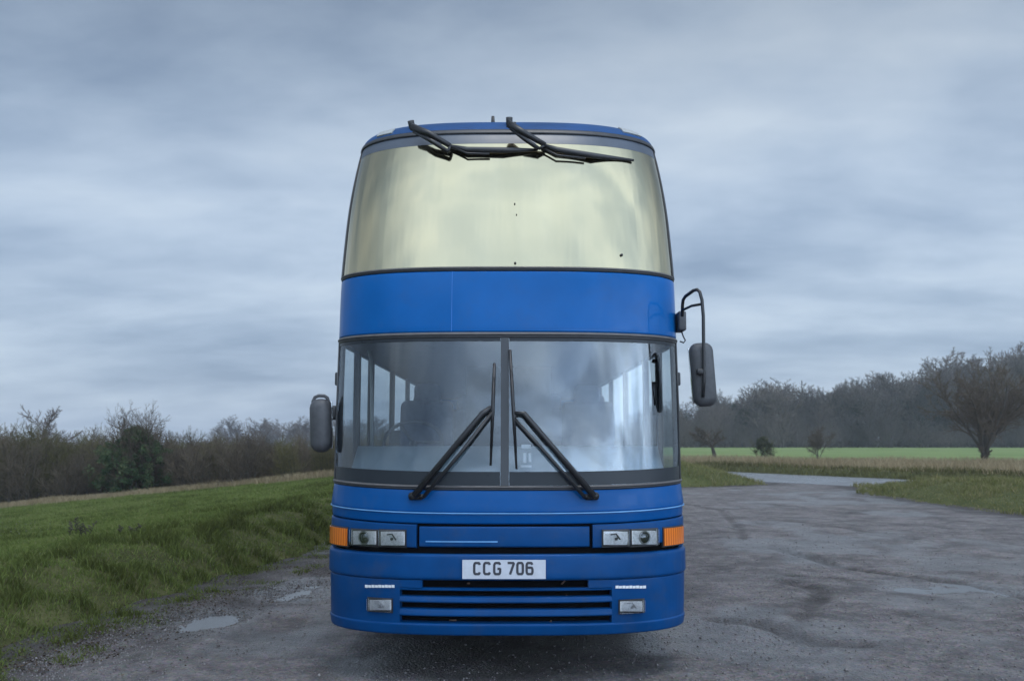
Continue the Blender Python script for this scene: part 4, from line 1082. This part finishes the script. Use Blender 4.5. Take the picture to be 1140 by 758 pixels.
# left hedge: three staggered rows of bare thorn shrubs
SH = [proto_shrub(100+i, 3.0, 11+i % 3, .45+.12*(i % 3), 1.5) for i in range(5)]
SHM = [(TWIG if i % 3 else OLIVE) for i in range(5)]
rr = random.Random(5)
def shrub(x, y, s, i, label, group='bare thorn shrubs of the left hedge', name='thorn_shrub'):
    t, c_ = SH[i % 5]; return place(name, [('stem', t, BARK), ('twigs', c_, SHM[i % 5])], (x, y, gz(x, y)), s, rr.random()*6.28, label, 'shrub', group, s*rr.uniform(.9, 1.1))
HTOP = ([-20, 0, 60, 100, 190, 230, 300, 365, 420], [486, 489, 494, 500, 494, 494, 497, 497, 495])
i = 0
for row, off in enumerate((0.4, 1.5, 2.8, 4.6, 7.0)):
    x = (-50 if row in (0, 2, 3) else -31) + row*.6
    while x < -1.5:
        y = float(np.interp(x, HEDGE[:,0], HEDGE[:,1])) + off + rr.uniform(-.5, .5); px = CX + x/y*F
        base = gz(x, y); top = EYE - (np.interp(px, *HTOP) - HZ)/F*y + (.10*row)
        s = max(.5, (top - base)/2.9) * rr.uniform(.85, 1.15)
        if not (100 < px < 205 and row == 0):
            shrub(x, y, s, i, 'bare brown thorn shrub in the hedge beyond the left grass'); i += 1
        x += rr.uniform(.75, 1.15) * (1.35 if x < -31 else 1)
# distinct hedge plants in front of it
def bush_at(px, Y, top_py, proto, label, mats, name='thorn_shrub', h0=2.9):
    x = spot(px, Y); b_ = gz(x, Y); z = EYE - (top_py-HZ)/F*Y; s = (z-b_)/h0
    return place(name, [('stem', proto[0], mats[0]), ('twigs', proto[1], mats[1])], (x, Y, b_), s, rr.random()*6, label, 'shrub')
bush_at(272, 41.0, 474, SH[2], 'olive tinged shrub standing upright above the left hedge', (BARK, OLIVE))
bush_at(222, 41.8, 484, SH[1], 'round dark brown shrub right of the dark green holly bush', (BARK, TWIG))
bush_at(322, 40.4, 486, SH[3], 'greyish shrub in the left hedge nearest the coach mirror', (BARK, OLIVE))
# dark evergreen bush
def evergreen(seed, h, w, n, per, size):
    rng = np.random.default_rng(seed); cl = []
    while len(cl) < n:
        z = rng.random()**.8; a = rng.random()*6.283
        prof = (1-z**2.2)**.7 * (.9+.28*math.sin(3*a+seed)*z + .16*math.sin(5*a+9*z) + .12*math.sin(11*z+2*a)) * w/2 * (.8 + .2*min(1, z*5))
        r_ = prof*math.sqrt(rng.random())*(1 if rng.random() > .25 else 1.12)
        cl.append(((r_*math.cos(a), r_*math.sin(a), z*h*.84 + .12), .12+.22*rng.random()**2))
    return leaf_mesh('foliage', cl, per, size, rng)
Yb = 43.0; x = spot(153, Yb); zb_ = gz(x, Yb)
hb = EYE - (468-HZ)/F*Yb - zb_
ev = evergreen(3, hb, 92/F*Yb, 300, 60, .055)
core = proto_shrub(301, hb*1.12, 20, .55, 1.5)
place('holly_bush', [('foliage', ev, IVY), ('stem', core[0], BARK), ('twigs', core[1], TWIG)], (x, Yb, zb_), 1.0, 0, 'dark green leafy holly bush standing before the left hedge', 'bush')
# trees rising behind the left hedge
TS = [proto_tree(200+i, 8.0, .17, 1.0, .017, .22, None, 14) for i in range(3)]
def tree_px(px, Y, top_py, proto, h0, label, group=None, mats=(BARK, WOODTWIG), name='bare_tree', extra=None, sx=1.0):
    x = spot(px, Y); b_ = gz(x, Y); z = EYE - (top_py-HZ)/F*Y; s = (z-b_)/h0
    pr = [('trunk', proto[0], mats[0]), ('crown', proto[1], mats[1])] + (extra or [])
    return place(name, pr, (x, Y, b_), s*sx, rr.random()*6.28, label, 'tree', group, s)
def height(proto): return max(v.co.z for v in proto[1].vertices)
TSH = [height(p) for p in TS]
BT = proto_tree(231, 8.0, .24, 1.15, .026, .34, None, 13)
tree_px(26, 56, 449, BT, height(BT), 'tallest bare tree above the hedge, leftmost in the photo')
tree_px(99, 75, 473, TS[1], TSH[1], 'bare tree above the hedge between tall tree and holly bush')
tree_px(165, 60, 462, TS[2], TSH[2], 'bare tree whose twigs show over the dark holly bush')
tree_px(66, 68, 478, TS[2], TSH[2], 'small dense tree beside the tallest bare tree on the left', sx=1.3)
for j, (px, tp) in enumerate(((-30, 462), (-75, 470), (195, 480), (238, 484), (262, 480), (300, 486), (340, 487), (378, 486), (410, 484), (125, 484))):
    tree_px(px, 78+6*(j % 4), tp, TS[j % 3], TSH[j % 3], 'small bare tree rising behind the left hedge', 'small bare trees behind the left hedge', sx=1.35)

# right wood: rows of tall bare trees on the far edge of the field
TW = [proto_tree(400+i, 14.0, .20, [.85, 1.0, .9, 1.1][i % 4], .042, [.12, .2, .28, .1][i % 4], n1=17) for i in range(5)]
TWH = [height(p) for p in TW]
def ivy(seed, h):
    rng = np.random.default_rng(seed); cl = []
    for q in range(90):
        z = rng.random()*.85+.03; cl.append(((rng.normal()*.55*(1.1-z) + rng.normal()*.4, rng.normal()*.9, z*h), .35+.5*rng.random()))
    return leaf_mesh('ivy', cl, 26, .16, rng)
IV = [ivy(9+q, 14*.8) for q in range(2)]
WTOP = ([700, 760, 800, 830, 852, 872, 900, 932, 950, 965, 1000, 1030, 1060, 1100, 1122, 1150, 1200, 1400], [452, 448, 440, 430, 419, 421, 424, 428, 421, 416, 411, 407, 402, 394, 384, 384, 386, 390])
rw = random.Random(11); k_ = 0
for row, Y0 in enumerate((168, 175, 183, 192, 203)):
    px = 690 + row*9
    while px < 1330:
        Y = Y0 + rw.uniform(-3, 3); i = rw.randrange(5)
        tp = np.interp(px, *WTOP) + rw.uniform(-5, 13) + (4-row)*2.0
        ex = [('ivy', IV[i % 2], IVY2)] if rw.random() < .34 else None
        tree_px(px, Y, tp, TW[i], TWH[i], 'tall bare tree in the dark wood beyond the right field', 'tall bare trees of the right wood', (BARK, WOODTWIG), 'wood_tree', ex, sx=rw.uniform(.95, 1.35)); k_ += 1
        px += rw.uniform(11, 17)
SW = [proto_shrub(500+i, 6.0, 10, .6, 1.0) for i in range(2)]
px = 690
while px < 1300:                                             # understorey at the wood's edge
    Y = 163 + rw.uniform(-2, 4); x = spot(px, Y); s = rw.uniform(.55, 1.0); i = rw.randrange(2)
    place('edge_shrub', [('stem', SW[i][0], BARK), ('twigs', SW[i][1], WOODTWIG)], (x, Y, gz(x, Y)), s*1.3, rw.random()*6, 'low bare shrub along the edge of the right wood', 'shrub', 'shrubs along the edge of the right wood', s); px += rw.uniform(6, 10)
# a far wood closes the gap behind the coach
px = 250
while px < 690:
    Y = 226 + rw.uniform(-4, 4); x = spot(px, Y); i = rw.randrange(2)
    place('edge_shrub', [('stem', SW[i][0], BARK), ('twigs', SW[i][1], WOODTWIG)], (x, Y, gz(x, Y)), 1.3, rw.random()*6, 'low bare shrub in the distant wood behind the coach', 'shrub', 'far shrubs behind the coach', .8)
    i = rw.randrange(5); tree_px(px, 235+rw.uniform(-8, 8), 466+rw.uniform(-6, 8), TW[i], TWH[i], 'far bare tree in the distant wood behind the coach', 'far trees behind the coach', (BARK, WOODTWIG), 'wood_tree', None, 1.6); px += rw.uniform(8, 12)

# lone trees in the field
def vase(seed, h, n, sprd, r):
    rng = random.Random(seed); st = []
    for i in range(n):
        az = 6.283*i/n + rng.gauss(0, .3); t = sprd*rng.uniform(.35, 1.0); st.append((Vector((rng.gauss(0,.06), rng.gauss(0,.06), -.15)), Vector((math.cos(az)*t, math.sin(az)*t, 1)).normalized(), h*rng.uniform(.7,.95), r*rng.uniform(.6, 1)))
    return st
big = proto_tree(601, 6.8, .16, .8, .017, .20, [(p_ + Vector((0,0,.85)), d_, L_*.86, r_) for p_, d_, L_, r_ in vase(601, 6.6, 9, .80, .13)] + [(Vector((0,0,-.2)), Vector((.03,0,1)), 1.25, .30)], 11)
tree_px(1092, 60, 394, big, height(big), 'large spreading bare tree with several stems, alone in the right field', None, (BARK, TWIG), 'field_tree')
x = spot(1094, 60); 
lone = proto_tree(613, 3.0, .10, 1.25, .018, .30, [(Vector((0,0,-.1)), Vector((.02,0,1)), 2.3, .12)], 14)
tree_px(793, 82, 474, lone, height(lone), 'small round bare tree in the field nearest the coach', None, (BARK, TWIG), 'field_tree', sx=1.5)
v2 = proto_tree(621, 3.6, .06, .8, .010, .2, vase(621, 3.4, 6, .45, .05), 8)
tree_px(908, 74, 471, v2, height(v2), 'slim vase shaped bare shrub in the field, right of green bush', None, (BARK, TWIG), 'field_tree', sx=1.0)
Y = 80; x = spot(849, Y); b_ = gz(x, Y); hh = EYE - (485-HZ)/F*Y - b_
ev2 = evergreen(8, hh, 27/F*Y, 90, 30, .06); cr2 = proto_shrub(631, hh*1.02, 8, .6, .8)
place('field_bush', [('foliage', ev2, grass_mat('dull_green_leaf', [(0,(.03,.036,.018)),(1,(.075,.08,.04))])), ('stem', cr2[0], BARK), ('twigs', cr2[1], OLIVE)], (x, Y, b_), 1.0, 0, 'small green bush in the field between two bare trees', 'bush')
# weed stalks on the bank
for px, py, hh in ((83, 598, .34), (90, 606, .25), (143, 616, .2)):
    zg = .1; gx_, gy_ = gnd(px, py, zg)
    m = MB(); rq = random.Random(px)
    for q in range(4):
        a = Vector((gx_+rq.gauss(0,.05), gy_+rq.gauss(0,.05), gz(gx_, gy_)-.02)); b_ = a + Vector((rq.gauss(0,.05), rq.gauss(0,.05), hh*rq.uniform(.6, 1.1))); m.tube([a, a.lerp(b_, .5)+Vector((.01,0,0)), b_], [.006,.005,.003], 5)
        for w in range(5):
            c_ = a.lerp(b_, .4+.12*w); m.tube([c_, c_+Vector((rq.gauss(0,.04), rq.gauss(0,.04), .04))], [.006,.012], 5)
    o = m.build('dead_weed', pbr('dead_stalk', (.06,.055,.03), .9)); tag(o, 'dark dead weed stalks standing in the bank grass', 'weed', 'dead weeds on the left bank')

# ------------------------------------------------------------------ sky, sun, camera
w = bpy.data.worlds.new('World'); scene.world = w; w.use_nodes = True; t = w.node_tree; t.nodes.clear()
def N(kind, **kw):
    n = t.nodes.new(kind)
    for k, v in kw.items():
        if k.startswith('_'): setattr(n, k[1:], v)
        else: n.inputs[k].default_value = v
    return n
Lk = t.links.new
SUN_EL, SUN_AZ = R(80), R(156)                               # azimuth clockwise from +Y
sky = N('ShaderNodeTexSky', _sky_type='NISHITA', _sun_disc=False, _sun_elevation=SUN_EL, _sun_rotation=SUN_AZ)
tc = N('ShaderNodeTexCoord'); sep = N('ShaderNodeSeparateXYZ'); Lk(tc.outputs['Generated'], sep.inputs[0])
zz = N('ShaderNodeMath', _operation='ABSOLUTE'); Lk(sep.outputs['Z'], zz.inputs[0])
za = N('ShaderNodeMath', _operation='ADD'); Lk(zz.outputs[0], za.inputs[0]); za.inputs[1].default_value = .22
dv = N('ShaderNodeVectorMath', _operation='DIVIDE'); Lk(tc.outputs['Generated'], dv.inputs[0])
cb = N('ShaderNodeCombineXYZ'); [Lk(za.outputs[0], cb.inputs[i]) for i in range(3)]; Lk(cb.outputs[0], dv.inputs[1])
mp = N('ShaderNodeMapping'); mp.inputs['Scale'].default_value = (.85, 1.25, 0); mp.inputs['Location'].default_value = (3.1, 1.7, 0); mp.inputs['Rotation'].default_value = (0, 0, R(14)); Lk(dv.outputs[0], mp.inputs[0])
n1 = N('ShaderNodeTexNoise', Scale=1.15, Detail=7.0, Roughness=.47, Distortion=.25); Lk(mp.outputs[0], n1.inputs['Vector'])
n2 = N('ShaderNodeTexNoise', Scale=4.2, Detail=6.0, Roughness=.55, Distortion=.2); Lk(mp.outputs[0], n2.inputs['Vector'])
mm = N('ShaderNodeMath', _operation='MULTIPLY_ADD'); mm.inputs[1].default_value = .28; Lk(n2.outputs['Fac'], mm.inputs[0]); 
m1 = N('ShaderNodeMath', _operation='MULTIPLY'); m1.inputs[1].default_value = .78; Lk(n1.outputs['Fac'], m1.inputs[0]); Lk(m1.outputs[0], mm.inputs[2])
rp = N('ShaderNodeValToRGB'); e = rp.color_ramp.elements
e[0].position = .36; e[0].color = (2.3, 3.1, 4.35, 1); e[1].position = .72; e[1].color = (5.6, 6.5, 7.5, 1)
x = e.new(.47); x.color = (3.2, 4.1, 5.4, 1); x = e.new(.58); x.color = (4.3, 5.25, 6.5, 1)
Lk(mm.outputs[0], rp.inputs[0])
# brighter cloud behind the camera where the sun is
sd = Vector((math.sin(SUN_AZ)*math.cos(R(32)), math.cos(SUN_AZ)*math.cos(R(32)), math.sin(R(32))))
dt = N('ShaderNodeVectorMath', _operation='DOT_PRODUCT'); Lk(tc.outputs['Generated'], dt.inputs[0]); dt.inputs[1].default_value = sd
br = N('ShaderNodeMapRange', _interpolation_type='SMOOTHSTEP'); br.inputs[1].default_value = .0; br.inputs[2].default_value = 1.0; br.inputs[3].default_value = 1.0; br.inputs[4].default_value = 3.1; Lk(dt.outputs['Value'], br.inputs[0])
# thicker, darker cloud overhead
ov = N('ShaderNodeMapRange', _interpolation_type='SMOOTHSTEP'); ov.inputs[1].default_value = .18; ov.inputs[2].default_value = .52; ov.inputs[3].default_value = 1.0; ov.inputs[4].default_value = .62; Lk(sep.outputs['Z'], ov.inputs[0])
fy = N('ShaderNodeMapRange'); fy.inputs[1].default_value = -.2; fy.inputs[2].default_value = .5; Lk(sep.outputs['Y'], fy.inputs[0])
om = N('ShaderNodeMix', _data_type='FLOAT'); Lk(fy.outputs[0], om.inputs[0]); om.inputs[2].default_value = 1.0; Lk(ov.outputs[0], om.inputs[3])
mu = N('ShaderNodeMath', _operation='MULTIPLY'); Lk(br.outputs[0], mu.inputs[0]); Lk(om.outputs[0], mu.inputs[1])
# broken, more contrasted cloud in the half of the sky behind the camera
n3 = N('ShaderNodeTexNoise', Scale=1.7, Detail=5.0, Roughness=.5, Distortion=.4); Lk(mp.outputs[0], n3.inputs['Vector'])
c3 = N('ShaderNodeMapRange', _interpolation_type='SMOOTHSTEP'); c3.inputs[1].default_value = .36; c3.inputs[2].default_value = .62; c3.inputs[3].default_value = .70; c3.inputs[4].default_value = 1.3; Lk(n3.outputs['Fac'], c3.inputs[0])
bk = N('ShaderNodeMapRange', _interpolation_type='SMOOTHSTEP'); bk.inputs[1].default_value = .0; bk.inputs[2].default_value = -.5; Lk(sep.outputs['Y'], bk.inputs[0])
lowm = N('ShaderNodeMapRange', _interpolation_type='SMOOTHSTEP'); lowm.inputs[1].default_value = .40; lowm.inputs[2].default_value = .22; Lk(sep.outputs['Z'], lowm.inputs[0])
bm_ = N('ShaderNodeMath', _operation='MULTIPLY'); Lk(bk.outputs[0], bm_.inputs[0]); Lk(lowm.outputs[0], bm_.inputs[1])
sdx = N('ShaderNodeMapRange', _interpolation_type='SMOOTHSTEP'); sdx.inputs[1].default_value = -.35; sdx.inputs[2].default_value = .45; sdx.inputs[3].default_value = .38; sdx.inputs[4].default_value = 2.0; Lk(sep.outputs['X'], sdx.inputs[0])
c4m = N('ShaderNodeMath', _operation='MULTIPLY'); Lk(c3.outputs[0], c4m.inputs[0]); Lk(sdx.outputs[0], c4m.inputs[1])
mk = N('ShaderNodeMix', _data_type='FLOAT'); Lk(bm_.outputs[0], mk.inputs[0]); mk.inputs[2].default_value = 1.0; Lk(c4m.outputs[0], mk.inputs[3])
mu2 = N('ShaderNodeMath', _operation='MULTIPLY'); Lk(mu.outputs[0], mu2.inputs[0]); Lk(mk.outputs[0], mu2.inputs[1])
cs = N('ShaderNodeVectorMath', _operation='SCALE'); Lk(rp.outputs[0], cs.inputs[0]); Lk(mu2.outputs[0], cs.inputs['Scale'])
mx = N('ShaderNodeMix', _data_type='RGBA'); mx.inputs[0].default_value = .90; Lk(sky.outputs[0], mx.inputs[6]); Lk(cs.outputs[0], mx.inputs[7])
bg = N('ShaderNodeBackground', Strength=.10); Lk(mx.outputs[2], bg.inputs[0])
wo = N('ShaderNodeOutputWorld'); Lk(bg.outputs[0], wo.inputs[0])

ld = bpy.data.lights.new('sun', 'SUN'); ld.energy = .8; ld.angle = R(16); ld.color = (1.0, .96, .90)
lo = bpy.data.objects.new('sun', ld); COL.objects.link(lo)
sv = Vector((math.sin(SUN_AZ)*math.cos(SUN_EL), math.cos(SUN_AZ)*math.cos(SUN_EL), math.sin(SUN_EL)))
lo.rotation_euler = sv.to_track_quat('Z', 'Y').to_euler(); lo.location = (0, -10, 30)

cam = bpy.data.cameras.new('camera'); co = bpy.data.objects.new('camera', cam); COL.objects.link(co)
co.location = (0, 0, EYE); co.rotation_euler = (math.pi/2 + PITCH, 0, 0)
cam.sensor_fit = 'HORIZONTAL'; cam.sensor_width = 36; cam.lens = F*36/1140; cam.clip_end = 5000; cam.clip_start = .05
cam.dof.use_dof = True; cam.dof.focus_distance = 7.3; cam.dof.aperture_fstop = 3.2
scene.camera = co
scene.view_settings.view_transform = 'Standard'; scene.view_settings.look = 'None'; scene.view_settings.exposure = 0.28; scene.view_settings.gamma = 1.0
scene.view_settings.use_curve_mapping = False
scene.cycles.use_denoising = True; scene.cycles.max_bounces = 6; scene.cycles.transparent_max_bounces = 12; scene.cycles.caustics_reflective = False; scene.cycles.caustics_refractive = False

# ------------------------------------------------------------------ damp air
HAZE_DENSITY = .00065
m = MB(); m.box((-760, -560, float(gme.vertices[0].co.z)*0 - 5.5), (760, 860, 24.0))
hz = bpy.data.materials.new('haze'); hz.use_nodes = True; ht = hz.node_tree; ht.nodes.clear()
hv = ht.nodes.new('ShaderNodeVolumePrincipled'); hv.inputs['Color'].default_value = (.86, .92, 1.0, 1); hv.inputs['Density'].default_value = HAZE_DENSITY
hv.inputs['Anisotropy'].default_value = .2
ho = ht.nodes.new('ShaderNodeOutputMaterial'); ht.links.new(hv.outputs[0], ho.inputs['Volume'])
o = m.build('haze', hz); tag(o, 'thin damp winter haze softening the distant wood', 'haze', kind='stuff')
scene.cycles.volume_bounces = 1
